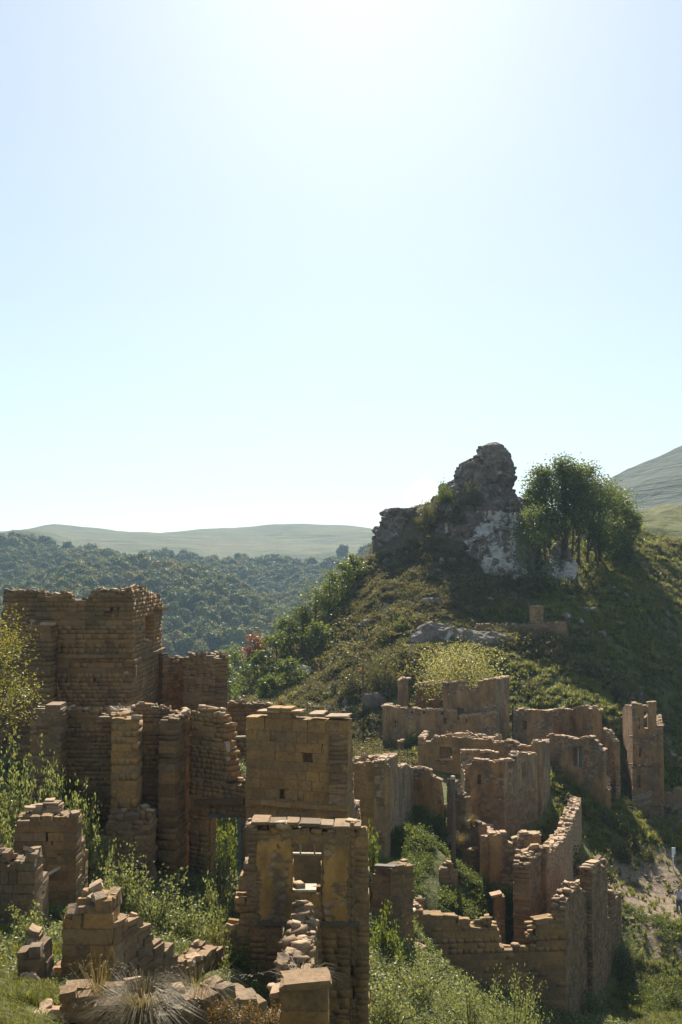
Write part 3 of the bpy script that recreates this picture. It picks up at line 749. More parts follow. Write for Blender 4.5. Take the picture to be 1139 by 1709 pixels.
for a, b in (((487, 1430), (538, 1431)), ((501, 1408), (501, 1430)), ((525, 1408), (525, 1430))):
    t.bar(w, a, b, (0.10, 0.045), 'palew', 'window_bar', -0.3)
t.bar(w, (487, 1487), (528, 1487), (0.5, 0.06), 'palew', 'window_sill', -0.25)
t.bar(w, (430, 1540), (600, 1541), (0.14, 0.10), 'wood', 'floor_beam', 0.02)
t.bar(w, (512, 1543), (512, 1606), (0.14, 0.10), 'palew', 'door_jamb', -0.3)
# the cross wall that runs towards the viewer, its stepped top of loose stones in the sun
cr = t.wall((-0.62, 19.5), (-0.60, 25.6), [(0, -8.3), (1.2, -8.4), (2.4, -8.4), (3.2, -8.75), (4.2, -8.65), (5.0, -8.9), (5.8, -8.75), (6.7, -9.0)], world=True, style='rub', mk='rub', ch=0.22, cw=0.45, thick=0.66, base=-13.5, ragged=1.2, name='cross_wall')
vs = stone_var('slab', 'cap')
u = 0.2
while u < 6.0:
    for k in range(4):
        wd = R.uniform(0.16, 0.40); c = cr['P3'](u + R.uniform(-.1, .1), -0.33 + R.uniform(-.2, .2), cr['zt'](u) + R.uniform(0.0, 0.22))
        m = Matrix.Translation(c) @ Matrix.Rotation(R.uniform(-.9, .9), 4, 'Z') @ Matrix.Rotation(R.uniform(-.3, .3), 4, 'X') @ Matrix.Rotation(R.uniform(-.25, .25), 4, 'Y') @ Matrix.Diagonal((wd, R.uniform(.15, .35), R.uniform(.07, .17), 1))
        t.st.append((m, R.choice(vs if R.random() < 0.15 else stone_var('slab', 'rub')), cr['obj'], 'cap_stone'))
    u += 0.3
pw = t.wall((470, 18.6), (548, 18.6), [(470, 1652), (548, 1648)], mk='gold', ch=0.40, cw=0.6, thick=0.5, base=-13.0, ragged=0, name='end_pier')
t.bar(pw, (468, 1646), (550, 1641), (0.62, 0.1), 'rub', 'coping_slab', -0.25)
t.wall((452, 18.7), (470, 18.7), [(452, 1668), (470, 1664)], mk='rub', style='rub', ch=0.26, cw=0.3, thick=0.5, base=-12, ragged=0, name='end_pier')
t.bar(t.last, (452, 1663), (474, 1658), (0.45, 0.09), 'cap', 'coping_slab', -0.2)
q = t.last
a, b = at(500, 1612, 21.5), at(518, 1566, 24.0)
mb = MB(); mb.box(((a + b) / 2) - t.loc, ((b - a).length, 0.32, 0.06), (b - a).to_track_quat('X', 'Z').to_matrix()); t.part('fallen_board', mb.mesh('fallen_board', M['palew']), cr['obj'])
t.finish()

t = Ruin('low_wall', 'low collapsed wall of loose stones along the lower edge, under the dry grass tuft', 'wall', 250, 17, 6)
t.wall((62, 16.6), (300, 17.0), [(62, 1704), (75, 1690), (92, 1676), (120, 1668), (180, 1672), (240, 1684), (300, 1672)], style='rub', mk='rub', ch=0.22, cw=0.45, thick=0.75, ragged=1.0)
t.wall((300, 17.0), (452, 18.3), [(300, 1672), (330, 1662), (345, 1668), (385, 1672), (420, 1666), (452, 1668)], style='rub', mk='rub', ch=0.22, cw=0.5, thick=0.6, ragged=0.6)
t.finish()

t = Ruin('ashlar_pier', 'short golden ashlar pier with a rubble wing wall sloping down from it', 'ruin', 160, 20, 7)
t.wall((114, 20), (196, 20), [(114, 1520), (122, 1512), (140, 1512), (150, 1508), (182, 1512), (196, 1528)], mk='gold', ch=0.30, cw=0.46, thick=0.7, joint=0.010, proud=0.014)
t.wall((118, 20.3), (180, 20.3), [(118, 1530), (135, 1506), (150, 1502), (170, 1504), (180, 1525)], mk='cap', style='rub', ch=0.14, cw=0.3, thick=0.5)
t.wall((197, 20.05), (388, 25.3), [(197, 1536), (214, 1531), (219, 1521), (236, 1518), (246, 1536), (262, 1556), (280, 1574), (300, 1592), (320, 1602), (345, 1580), (365, 1574), (388, 1592)], style='rub', mk='rub', ch=0.22, cw=0.40, thick=0.55, proud=0.018, joint=0.010)
t.wall((76, 19.2), (100, 20), [(76, 1560), (82, 1554), (90, 1556), (96, 1575), (100, 1600)], style='rub', mk='rub', ch=0.35, cw=0.4, thick=0.4)
t.wall((99, 20.2), (117, 20.2), [(99, 1600), (102, 1566), (110, 1562), (117, 1570)], style='rub', mk='rub', ch=0.28, cw=0.35, thick=0.4)
t.finish()

t = Ruin('stub_house', 'weathered house stub with ragged crown, standing among the bushes', 'ruin', 90, 27, 8)
t.wall((33, 27), (134, 27), [(33, 1362), (48, 1359), (90, 1360), (110, 1360), (128, 1360), (134, 1366)], style='ash', mk='tow', ch=0.22, cw=0.38, thick=0.6, niches=[(59, 1385, 63, 1392), (76, 1392, 81, 1398), (96, 1422, 102, 1440)])
t.wall((48, 27.5), (107, 27.5), [(48, 1356), (55, 1343), (75, 1339), (90, 1340), (98, 1335), (107, 1345)], style='rub', mk='cap', ch=0.16, cw=0.34, thick=0.4)
t.wall((134, 27.05), (154, 28.6), [(134, 1392), (139, 1398), (144, 1420), (150, 1432), (154, 1470)], style='rub', mk='tow', ch=0.24, cw=0.4, thick=0.5)
mb = MB(); a, b = at(76, 1462, 26.3), at(100, 1448, 26.85); mb.tube([a - t.loc, b - t.loc], [0.05, 0.04]); t.part('wooden_beam', mb.mesh('wooden_beam', M['palew'], True))
t.finish()

t = Ruin('low_house_wall', 'ragged house wall with a low dark doorway, nearest to the tree at the edge', 'ruin', 30, 24, 9)
t.wall((-40, 24), (67, 24), [(-40, 1420), (0, 1424), (12, 1416), (26, 1424), (28, 1432), (40, 1428), (52, 1424), (67, 1430)], style='ash', mk='rub', ch=0.25, cw=0.42, thick=0.6, niches=[(31, 1491, 46, 1560)], proud=0.018, joint=0.010)
t.wall((67, 24.03), (90, 25.4), [(67, 1432), (73, 1452), (80, 1462), (90, 1474)], style='ash', mk='rub', ch=0.25, cw=0.42, thick=0.5)
t.finish()

# middle distance
t = Ruin('stone_house', 'narrow two storey house with grey plastered side and dark doorway, below the pole', 'ruin', 625, 52, 10)
w = t.wall((590, 52), (641, 51), [(590, 1276), (600, 1274), (641, 1274)], mk='ash', ch=0.22, cw=0.42)
t.wall((592, 52.6), (638, 52.2), [(592, 1270), (605, 1264), (615, 1268), (630, 1265), (638, 1268)], style='rub', mk='cap', ch=0.16, cw=0.4, thick=0.5, base=-11.3)
w = t.wall((641.2, 51), (663, 56), [(641, 1271), (652, 1265), (663, 1262)], style='pl', mk='pl3', thick=0.55, openings=[(646.5, 1296, 652.5, 1340)], niches=[(647, 1390, 657, 1452), (659, 1378, 661.5, 1394)])
t.ledge(w, 1382, 641, 663, 0.1, 0.12, 'pl3', py1=1366)
t.panel(w, [(646.5, 1305), (646.5, 1330), (649, 1332), (649, 1300)], 'gold', 'broken_shutter', -0.4, 0.05)
t.wall((663, 56.1), (690, 62), [(663, 1282), (672, 1280), (680, 1276), (690, 1284)], style='pl', mk='pl3', thick=0.5)
t.wall((688, 61.8), (738, 61), [(688, 1284), (700, 1283), (716, 1287), (722, 1296), (732, 1303), (735, 1318), (738, 1345)], style='pl', mk='pl2', thick=0.5)
t.wall((592, 57), (660, 57), [(592, 1268), (660, 1262)], style='pl', mk='pl3', thick=0.5)
t.finish()

t = Ruin('hill_house', 'large tan plastered house highest in the village, leafy tree growing from it', 'ruin', 750, 82, 11)
w = t.wall((650, 82), (762, 80.3), [(650, 1180), (700, 1184), (762, 1187)], style='pl', mk='pl', thick=0.7, niches=[(659, 1203, 664, 1214), (741, 1198, 746, 1208), (736, 1188, 741, 1193), (686, 1187, 690, 1191), (706, 1187, 710, 1191)])
for a, b in (((658.5, 1208.5), (664.5, 1208.5)), ((661.5, 1203), (661.5, 1214))): t.bar(w, a, b, (0.06, 0.05), 'palew', 'window_bar', -0.1)
t.wall((649.8, 82.1), (656, 89), [(649.8, 1180), (656, 1175)], style='pl', mk='pl', thick=0.6)
t.wall((665, 84.5), (681, 84.5), [(665, 1136), (672, 1132), (681, 1133)], style='pl', mk='pl', thick=1.2)
t.wall((693, 87), (752, 87), [(693, 1146), (700, 1142), (712, 1140), (730, 1138), (752, 1136)], style='pl', mk='pl', thick=0.6, openings=[(716, 1152, 724, 1168)])
t.bar(t.last, (719.5, 1152), (719.5, 1168), (0.1, 0.1), 'pl3', 'window_post', -0.3)
t.wall((748, 81), (826, 80.0), [(748, 1140), (774, 1138), (778, 1146), (783, 1152), (796, 1154), (797.5, 1137), (812, 1135), (826, 1133)], style='pl', mk='pl', thick=0.7, niches=[(765, 1182, 775, 1192)])
t.bar(t.last, (784, 1150), (797, 1150), (0.15, 0.1), 'wood', 'window_bar', -0.3)
w = t.wall((826.1, 80.0), (848, 83.5), [(826, 1133), (838, 1134), (848, 1130)], style='pl', mk='pl3', thick=0.7)
t.ledge(w, 1182, 826, 847, 0.12, 0.14, 'pl', py1=1178)
t.wall((754, 79.6), (826, 78.9), [(754, 1218), (762, 1205), (772, 1196), (790, 1194), (826, 1190)], style='pl', mk='pl2', thick=0.6, niches=[(777, 1200, 781, 1206)])
t.wall((748, 81.2), (752, 87), [(748, 1140), (752, 1138)], style='pl', mk='pl', thick=0.5)
t.wall((663, 78), (673, 78), [(663, 1237), (673, 1237)], style='pl', mk='pl', thick=0.6, name='gate_pier')
t.finish()

t = Ruin('windowed_house', 'roofless house with a square window, directly under the hill house', 'ruin', 770, 72, 12)
w = t.wall((708, 72), (838, 71), [(708, 1234), (722, 1232), (740, 1226), (760, 1230), (790, 1229), (815, 1232), (838, 1240)], mk='ash', ch=0.25, cw=0.5, thick=0.6, niches=[(734, 1246, 748, 1266)], openings=[(748.5, 1247, 755, 1266)])
t.bar(w, (734, 1267), (757, 1267), (0.4, 0.12), 'cap', 'window_sill', 0)
t.wall((760, 73), (835, 74), [(760, 1227), (780, 1222), (805, 1226), (835, 1232)], style='rub', mk='cap', ch=0.25, cw=0.45, thick=0.6, base=-15)
t.wall((838, 71), (862, 70), [(838, 1246), (846, 1236), (856, 1238), (862, 1246)], style='pl', mk='pl2', thick=0.5)
t.wall((708, 72.1), (714, 79), [(708, 1234), (714, 1228)], style='pl', mk='pl', thick=0.5)
t.finish()

t = Ruin('stepped_house', 'house with a bare plastered front and a side wall broken in steps', 'ruin', 838, 62, 13)
t.wall((768, 65.5), (829, 65.5), [(768, 1258), (776, 1254), (790, 1254), (829, 1257)], style='pl', mk='pl', thick=0.5)
t.wall((768, 65.4), (776, 62), [(768, 1262), (772, 1280), (776, 1300)], style='pl', mk='pl', thick=0.5)
w = t.wall((774, 62), (838, 61), [(774, 1300), (776, 1282), (784, 1278), (790, 1270), (812, 1271), (838, 1273)], style='pl', mk='pl2', thick=0.55, niches=[(797, 1292, 803, 1309)])
w = t.wall((838.1, 61), (893, 67), [(838, 1273), (847, 1268), (848.5, 1278), (849, 1303), (851, 1310), (853, 1290), (857, 1288), (858, 1270), (862, 1266), (864, 1257), (880, 1258), (893, 1259)], style='pl', mk='pl3', thick=0.55, openings=[(871, 1272, 878, 1298)])
t.ledge(w, 1327, 838, 893, 0.06, 0.12, 'rub', py1=1314)
w = t.wall((838.3, 60.9), (893.2, 66.9), [(838, 1329), (893, 1317)], style='rub', mk='rub', ch=0.22, cw=0.36, thick=0.6, ragged=0.2)
w = t.wall((800, 61.3), (838, 60.75), [(800, 1336), (815, 1332), (838, 1334)], style='rub', mk='rub', ch=0.22, cw=0.36, thick=0.5, ragged=0.8)
t.finish()

t = Ruin('rear_house', 'house shell with quoined corner directly behind the stepped house', 'ruin', 890, 69, 14)
t.wall((845, 70.5), (892, 69.5), [(845, 1246), (858, 1243), (876, 1246), (892, 1242)], style='pl', mk='pl2', thick=0.5, openings=[(857, 1254, 862, 1272)])
t.wall((887, 68.5), (898, 68.3), [(887, 1247), (898, 1240)], mk='gold', ch=0.28, cw=0.4, thick=0.5)
t.wall((898.1, 68.3), (914, 72.5), [(898, 1240), (906, 1237), (914, 1240)], style='pl', mk='pl3', thick=0.5)
t.finish()

t = Ruin('terrace_house', 'wide roofless house with a rear court and dark doorway, beside the bright grass slope', 'ruin', 950, 78, 15)
t.wall((854, 80.5), (920, 80.5), [(854, 1186), (870, 1184), (900, 1186), (920, 1187)], style='pl', mk='pl', thick=0.6, niches=[(873, 1203, 880, 1217)])
t.wall((918, 84), (956, 84.5), [(918, 1190), (925, 1186), (940, 1183), (956, 1186)], style='pl', mk='pl2', thick=0.5)
t.wall((954, 84.4), (985, 81.5), [(954, 1185), (965, 1180), (978, 1179), (985, 1183)], style='pl', mk='pl', thick=0.5)
t.wall((986, 80.5), (1000, 80.3), [(986, 1183), (990, 1179), (1000, 1185)], style='pl', mk='pl2', thick=0.6)
t.wall((1000, 80.4), (1022, 79), [(1000, 1190), (1003, 1214), (1010, 1220), (1017, 1224), (1022, 1236)], style='pl', mk='pl', thick=0.5)
w = t.wall((908, 77.5), (1003, 75), [(908, 1232), (925, 1226), (945, 1231), (962, 1234), (985, 1230), (996, 1238), (1003, 1252)], style='pl', mk='pl', thick=0.6, niches=[(957, 1247, 972, 1280)])
t.bar(w, (956, 1246), (973, 1246), (0.2, 0.12), 'wood', 'door_lintel', 0.0)
t.bar(w, (964.5, 1247), (964.5, 1280), (0.1, 0.08), 'palew', 'door_post', -0.15)
t.panel(w, [(966, 1248), (971, 1248), (971, 1279), (966, 1279)], 'blue', 'door', -0.2, 0.05)
t.wall((1003, 75.1), (1001, 81), [(1003, 1252), (1001, 1230)], style='pl', mk='pl', thick=0.5)
t.finish()

t = Ruin('watch_tower', 'slim three storey tower with small windows and white painted letters at its foot', 'tower', 1068, 80, 16)
t.wall((1035, 85), (1051, 80), [(1035, 1196), (1038, 1186), (1042, 1178), (1051, 1177)], style='pl', mk='pl2', thick=0.5, openings=[(1039, 1248, 1047, 1267)])
w = t.wall((1051, 80), (1091, 79.6), [(1051, 1177), (1063, 1174), (1072, 1178), (1082, 1180), (1084, 1172), (1091, 1173)], style='pl', mk='pl', thick=0.6, openings=[(1063, 1198, 1068, 1217), (1075, 1188, 1082, 1216), (1065.5, 1248, 1070, 1264)], niches=[(1063.5, 1295, 1069.5, 1313)])
t.panel(w, [(1063.5, 1296), (1064, 1293), (1066.5, 1290.5), (1069, 1293), (1069.5, 1296)], 'wood', 'arch_head', 0.012, 0.05)
for y, y1 in ((1233, 1227), (1279, 1274)): t.ledge(w, y, 1051, 1091, 0.09, 0.12, 'rub', py1=y1)
t.wall((1049.8, 79.75), (1091.6, 79.4), [(1049, 1282), (1091.6, 1277)], style='rub', mk='rub', ch=0.2, cw=0.34, thick=0.5, ragged=0.1, niches=[(1063.5, 1294, 1069.5, 1313)])
lw = t.last
t.wall((1091, 79.7), (1089, 85), [(1091, 1173), (1089, 1180)], style='pl', mk='pl', thick=0.5)
t.wall((1036, 85.2), (1089, 85.2), [(1036, 1200), (1060, 1215), (1089, 1185)], style='pl', mk='pl', thick=0.5)
# painted letters
for txt, p0, p1, hpx in (('РАХУЛАЗЕР', (1055, 1339), (1088, 1329), 9.5), ('ОВА', (1066, 1346), (1088, 1339), 5.0)):
    cu = bpy.data.curves.new('painted_lettering', 'FONT'); cu.body = txt; cu.size = 1.0; cu.extrude = 0.0
    tmp = bpy.data.objects.new('tmp', cu); COL.objects.link(tmp)
    bpy.context.view_layer.update()
    lm = bpy.data.meshes.new_from_object(tmp.evaluated_get(bpy.context.evaluated_depsgraph_get()))
    bpy.data.objects.remove(tmp)
    co = np.empty(len(lm.vertices) * 3, np.float32); lm.vertices.foreach_get('co', co); co = co.reshape(-1, 3)
    co[:, :2] -= co[:, :2].min(0); co[:, :2] /= co[:, :2].max(0)
    u0, z0 = lw['uz'](*p0); u1, z1 = lw['uz'](*p1); hh = hpx / F * 80
    out = np.array([lw['P3'](u0 + (u1 - u0) * c[0], 0.06, z0 + (z1 - z0) * c[0] + hh * c[1]) for c in co], np.float32)
    lm.vertices.foreach_set('co', out.ravel()); lm.materials.clear(); lm.materials.append(M['faded']); lm.update()
    t.part('painted_lettering', lm, lw['obj'])
t.finish()

t = Ruin('retaining_wall', 'low dark retaining wall running on from the foot of the watch tower', 'wall', 1120, 82, 17)
t.wall((1092, 81), (1190, 83), [(1092, 1326), (1110, 1322), (1139, 1317), (1190, 1312)], style='rub', mk='rub', ch=0.25, cw=0.5, thick=0.6)
t.finish()

t = Ruin('notched_wall', 'plastered wall with a V notch in its top and pale slabs, near the curved wall', 'ruin', 855, 53, 18)
w = t.wall((813, 53), (898, 53), [(813, 1394), (838, 1393), (846, 1399), (852, 1410), (857, 1412), (862, 1403), (868, 1394), (898, 1394)], style='pl', mk='pl2', thick=0.6)
for a, b, y in ((836, 846, 1391), (872, 882, 1391), (884, 898, 1393)): t.bar(w, (a, y), (b, y), (0.55, 0.1), 'cap', 'slab', -0.25)
t.wall((866, 50.8), (906, 50.5), [(866, 1432), (876, 1422), (884, 1415), (896, 1413), (906, 1417)], style='pl', mk='pl2', thick=0.5)
t.wall((812.8, 53.1), (820, 58), [(812.8, 1394), (820, 1400)], style='pl', mk='pl', thick=0.5)
t.finish()

t = Ruin('curved_wall', 'long rubble wall with a sunlit stony top, curving up to the grass terrace', 'wall', 925, 54, 19)
pts = [(878, 47.6), (886, 49.5), (908, 51.5), (930, 54.5), (948, 59.5), (957, 64), (965, 69)]
tp = [(878, 1460), (886, 1434), (908, 1422), (930, 1414), (948, 1392), (957, 1368), (965, 1351)]
for i in range(len(pts) - 1):
    t.wall(pts[i], pts[i + 1], [tp[i], tp[i + 1]], style='rub', mk='cap' if i > 1 else 'rub', ch=0.2, cw=0.34, thick=0.75, ragged=0.8)
t.finish()

t = Ruin('courtyard_ruin', 'big roofless courtyard house with an open window gap, at the lower village edge', 'ruin', 860, 48, 20)
w = t.wall((688, 44), (936, 44.5), [(688, 1518), (705, 1524), (722, 1527), (740, 1522), (758, 1517), (770, 1522), (780, 1536), (790, 1550), (798, 1544), (806, 1537), (820, 1535), (829, 1538), (831.5, 1545), (832, 1582), (860, 1584), (887, 1580), (887.5, 1545), (892, 1534), (905, 1530), (936, 1530)],
       mk='ash', ch=0.26, cw=0.55, thick=0.55, ragged=0.8)
t.wall((736, 53), (987, 54.5), [(736, 1484), (748, 1492), (756, 1497), (772, 1484), (788, 1474), (805, 1468), (830, 1470), (856, 1476), (880, 1478), (900, 1490), (915, 1482), (935, 1480), (987, 1476)], style='pl', mk='pl', thick=0.55)
t.wall((688, 44.2), (738, 52.9), [(688, 1520), (700, 1500), (715, 1492), (738, 1486)], style='rub', mk='rub', ch=0.24, cw=0.4, thick=0.5)
sw = t.wall((936.2, 44.5), (986, 53.5), [(936, 1531), (942, 1522), (946, 1505), (953, 1488), (960, 1478), (967, 1474), (972, 1486), (986, 1500)], style='rub', mk='rub', ch=0.2, cw=0.34, thick=0.6, ragged=0.7)
for a, b in (((975, 1566), (990, 1563)), ((976, 1582), (988, 1582))): t.bar(sw, a, b, (0.12, 0.1), 'wood', 'wooden_beam', 0.15)
t.wall((969, 50.6), (980, 50.6), [(969, 1466), (974, 1462), (980, 1458)], style='pl', mk='pl2', thick=0.6)
w = t.wall((980, 50.4), (1006, 54.2), [(980, 1457), (988, 1446), (997, 1442), (1003, 1440), (1006, 1446)], style='rub', mk='rub', ch=0.22, cw=0.4, thick=0.6)
for k in range(3): t.bar(w, (983 + 5 * k, 1450 - 4 * k), (995 + 4 * k, 1448 - 5 * k), (0.5, 0.1), 'cap', 'slab', -0.25)
t.wall((1006, 54.2), (1014, 56), [(1006, 1470), (1010, 1500), (1014, 1530)], style='rub', mk='rub', ch=0.22, cw=0.4, thick=0.5)
t.wall((1012, 55.5), (1029, 57), [(1012, 1492), (1018, 1484), (1024, 1483), (1029, 1494)], style='rub', mk='rub', ch=0.22, cw=0.4, thick=0.6)
t.wall((928, 60.5), (988, 60.5), [(928, 1476), (936, 1462), (950, 1452), (968, 1448), (988, 1444)], style='pl', mk='pl2', thick=0.5)
w = t.wall((821, 49), (838, 49), [(821, 1498), (838, 1495)], style='pl', mk='pl2', thick=0.5, name='court_pillar', caps=False)
t.bar(w, (820, 1497), (839, 1493), (0.6, 0.1), 'cap', 'slab', -0.25)
t.finish()

t = Ruin('rubble_pier', 'crumbling rubble pier with a wooden lintel on top, beside the front house wall', 'ruin', 655, 40, 21)
w = t.wall((620, 40), (652, 39.6), [(620, 1462), (630, 1456), (645, 1458), (652, 1462)], style='rub', mk='rub', ch=0.24, cw=0.36, thick=0.7)
t.wall((651, 39.6), (688, 40.2), [(651, 1462), (656, 1448), (668, 1442), (678, 1440), (688, 1440)], style='rub', mk='tow', ch=0.22, cw=0.36, thick=0.6)
t.bar(w, (622, 1450), (656, 1452), (0.3, 0.18), 'wood', 'lintel_beam', -0.3)
a, b = at(660, 1545, 40), at(692, 1518, 43); mb = MB(); mb.tube([a - t.loc, b - t.loc], [0.09, 0.08]); t.part('wooden_beam', mb.mesh('wooden_beam', M['palew'], True))
t.finish()

t = Ruin('gate_stub', 'slender wall stub with grass on top, in front of the dark yard by the pole', 'ruin', 787, 55.5, 22)
t.wall((774, 57), (796, 55), [(774, 1383), (784, 1376), (796, 1372)], style='rub', mk='rub', ch=0.2, cw=0.34, thick=0.5)
t.wall((770, 55.5), (786, 54.5), [(770, 1420), (786, 1416)], style='rub', mk='rub', ch=0.22, cw=0.34, thick=0.5)
t.finish()
t = Ruin('small_stub', 'two small leaning wall stubs at the weedy slope, below the pole', 'ruin', 745, 50, 23)
t.wall((731, 50), (746, 50), [(731, 1440), (738, 1438), (746, 1452)], style='rub', mk='rub', ch=0.2, cw=0.34, thick=0.4)
t.wall((748, 50.2), (761, 50.8), [(748, 1446), (755, 1442), (761, 1447)], style='rub', mk='rub', ch=0.22, cw=0.34, thick=0.4)
t.finish()
t = Ruin('leaning_wall_fragment', 'jagged wall fragment rising directly behind the wooden pole', 'ruin', 757, 58, 24)
t.wall((744, 59), (775, 58), [(744, 1336), (750, 1310), (756, 1296), (762, 1312), (768, 1326), (775, 1330)], style='rub', mk='rub', ch=0.22, cw=0.34, thick=0.5)
t.finish()
t = Ruin('hill_terrace_wall', 'long dry stone terrace wall crossing the hillside, a square block above it', 'wall', 870, 105, 25)
t.wall((788, 103.8), (840, 103.4), [(788, 1046), (800, 1041), (840, 1043)], style='rub', mk='rub', ch=0.3, cw=0.55, thick=0.6, base=1085)
t.wall((840, 103.4), (945, 102), [(840, 1043), (880, 1042), (945, 1036)], style='rub', mk='rub', ch=0.3, cw=0.55, thick=0.6, base=1090)
t.wall((886, 105), (906, 105), [(886, 1013), (906, 1013)], style='pl', mk='pl2', thick=1.2, base=1050)
t.finish()

# ------------------------------------------------------------------ rocks
def loft_rock(name, rows, mat, label, cat, seed, segs=150, nrow=130, thickf=0.8, amp=(1.1, 0.5, 0.2), tilt=0.0, blocky=1.0):
    """rows: (py, x left, x right, depth) from top to bottom"""
    ys_ = np.array([r[0] for r in rows], float); t = np.linspace(ys_[0], ys_[-1], nrow)
    xl = np.interp(t, ys_, [r[1] for r in rows]); xr = np.interp(t, ys_, [r[2] for r in rows]); dd = np.interp(t, ys_, [r[3] for r in rows])
    V = []; off = Vector((seed * 13.1, seed * 7.7, seed * 3.3))
    for i in range(nrow):
        a, b = at(xl[i], t[i], dd[i]), at(xr[i], t[i], dd[i])
        c = (a + b) / 2; rx = (b - a).length / 2; ry = max(rx * thickf, 0.5)
        for k in range(segs):
            th = 2 * math.pi * k / segs; cs, sn = math.cos(th), math.sin(th)
            dx = math.copysign(abs(cs) ** 0.8, cs); dy = math.copysign(abs(sn) ** 0.8, sn)
            p = Vector((c.x + rx * dx, c.y + ry * dy, c.z))
            d = Vector((cs, sn, 0.15)); q = p + off
            am = min(1.0, rx / 2.5)
            n1 = mnoise.noise(q * 0.22); n2 = mnoise.noise(q * 0.6 + off); n3 = mnoise.noise(q * 1.7)
            vd = mnoise.voronoi(Vector((q.x * 0.45, q.y * 0.45, q.z * 0.3)))[0]
            cr = (vd[1] - vd[0])
            st = (p.z * 0.55 + 0.9 * n1 + 0.25 * p.x * 0.3) % 1.0
            st = 0.5 * am * blocky * (min(1.0, st * 1.6) - 0.6)
            n2 = round(n2 * 3.0) / 3.0 * 0.7 + n2 * 0.3
            for fs, fa in ((0.42, 0.75), (1.05, 0.36)):
                cp = mnoise.voronoi(Vector((q.x * fs, q.y * fs, q.z * fs * 0.7)))[1][0]
                st += am * blocky * fa * (((cp.x * 12.9898 + cp.y * 78.233 + cp.z * 37.719) % 1.0) - 0.5)
            h = st + am * (amp[0] * n1 + amp[1] * n2 + amp[2] * n3 + blocky * (0.45 * min(cr, 0.5) * 2 - 0.5))
            V.append(p + d * h + Vector((0, 0, 0.25 * am * n2)))
    V.append(at((xl[0] + xr[0]) / 2, t[0] - 1, dd[0]))
    top = len(V) - 1; Fc = []
    for i in range(nrow - 1):
        for k in range(segs):
            k2 = (k + 1) % segs
            Fc.append((i * segs + k, (i + 1) * segs + k, (i + 1) * segs + k2, i * segs + k2))
    for k in range(segs): Fc.append((top, k, (k + 1) % segs))
    base = Vector((sum(v.x for v in V) / len(V), sum(v.y for v in V) / len(V), min(v.z for v in V)))
    o = obj(name, mesh_np(name, [v - base for v in V], Fc, mat), None, base)
    return tag(o, label, cat, kind='thing')
loft_rock('summit_crag', [(739, 816, 832, 131), (745, 801, 842, 131), (760, 789, 848, 131), (776, 768, 855, 131), (800, 755, 861, 131), (812, 745, 859, 131), (822, 733, 857, 131), (830, 727, 862, 131), (842, 722, 880, 131), (862, 712, 886, 131), (900, 705, 888, 131), (950, 700, 890, 132)],
          M['rock'], 'dark knobbly crag forming the summit, a blunt tower against the sky', 'rock', 1, amp=(0.7, 0.55, 0.25), blocky=0.9)
loft_rock('limestone_cliff', [(848, 790, 886, 127.5), (880, 778, 888, 126), (920, 774, 888, 123.5), (955, 800, 882, 121), (985, 845, 878, 118.5), (1000, 855, 872, 117)], M['lime'], 'pale streaked limestone face under the summit crag', 'rock', 2, thickf=0.45, amp=(0.9, 0.6, 0.3))
loft_rock('limestone_outcrop', [(905, 925, 950, 124.5), (935, 905, 962, 123), (965, 895, 966, 121), (995, 905, 955, 118.5)], M['lime'], 'pale limestone outcrop at the foot of the tall tree clump', 'rock', 3, thickf=0.4, amp=(0.9, 0.7, 0.35), nrow=80)
loft_rock('shoulder_rock', [(849, 645, 692, 132), (858, 638, 700, 132), (880, 629, 705, 131.5), (905, 624, 705, 131), (940, 615, 700, 131)], M['rock'], 'flat topped dark rock shoulder on the edge of the hill, lower than the summit', 'rock', 4, thickf=0.8, nrow=80, amp=(0.5, 0.4, 0.25))
def outcrop(px, py, wpx, hpx, mat, label, seed, name='rock_outcrop', sq=0.6):
    g = ground(px, py); s = g.y / F; bm = bmesh.new(); bmesh.ops.create_icosphere(bm, subdivisions=4, radius=1)
    off = Vector((seed * 5.3, seed * 2.7, seed))
    for v in bm.verts:
        q = v.co + off; vd = mnoise.voronoi(q * 1.6)[0]
        c2 = mnoise.voronoi(q * 2.4)[1][0]
        v.co *= 1 + 0.22 * (((c2.x * 12.9898 + c2.y * 78.233 + c2.z * 37.719) % 1.0) - 0.5) + 0.35 * mnoise.noise(q * 1.2) + 0.3 * (min(vd[1] - vd[0], 0.4) - 0.2) + 0.12 * mnoise.noise(q * 4)
        v.co = Vector((v.co.x * wpx * s / 2, v.co.y * wpx * s * sq / 2, v.co.z * hpx * s / 2))
    me = bpy.data.meshes.new(name); bm.to_mesh(me); bm.free(); me.materials.append(mat)
    return tag(obj(name, me, None, g + Vector((0, 0.2, -hpx * s * 0.05))), label, 'rock', kind='thing')
for i, (px, py, wp, hp, mk, lb) in enumerate([
    (722, 1010, 44, 22, 'grock', 'slanting pale rock on the hillside, uphill of the small round shrub'),
    (700, 1036, 26, 16, 'grock', 'pale rock beside the small round shrub on the hillside'),
    (500, 1135, 46, 50, 'grock', 'pale rock slab low on the hill flank, near the russet tree'),
    (640, 1060, 36, 18, 'grock', 'broken pale rock streak on the dark hillside, nearer the slope trees'),
    (735, 1070, 110, 60, 'rock', 'dark rock ledge above the hill house tree, under the sunny grass'),
    (812, 1082, 100, 62, 'rock', 'dark rock bluff just below the terrace wall'),
    (622, 1185, 40, 60, 'rock', 'grey rock knob in shade beside the hill house'),
    (985, 1025, 40, 20, 'grock', 'grey scree patch of rock beneath the tree clump'),
    (1010, 1075, 20, 14, 'grock', 'small pale rock in the dark gully')]):
    outcrop(px, py, wp, hp, M[mk], lb, i + 3)
outcrop(40, 1660, 40, 46, M['cap'], 'lone rounded boulder in the grass at the lower corner', 31, 'boulder', 0.8)

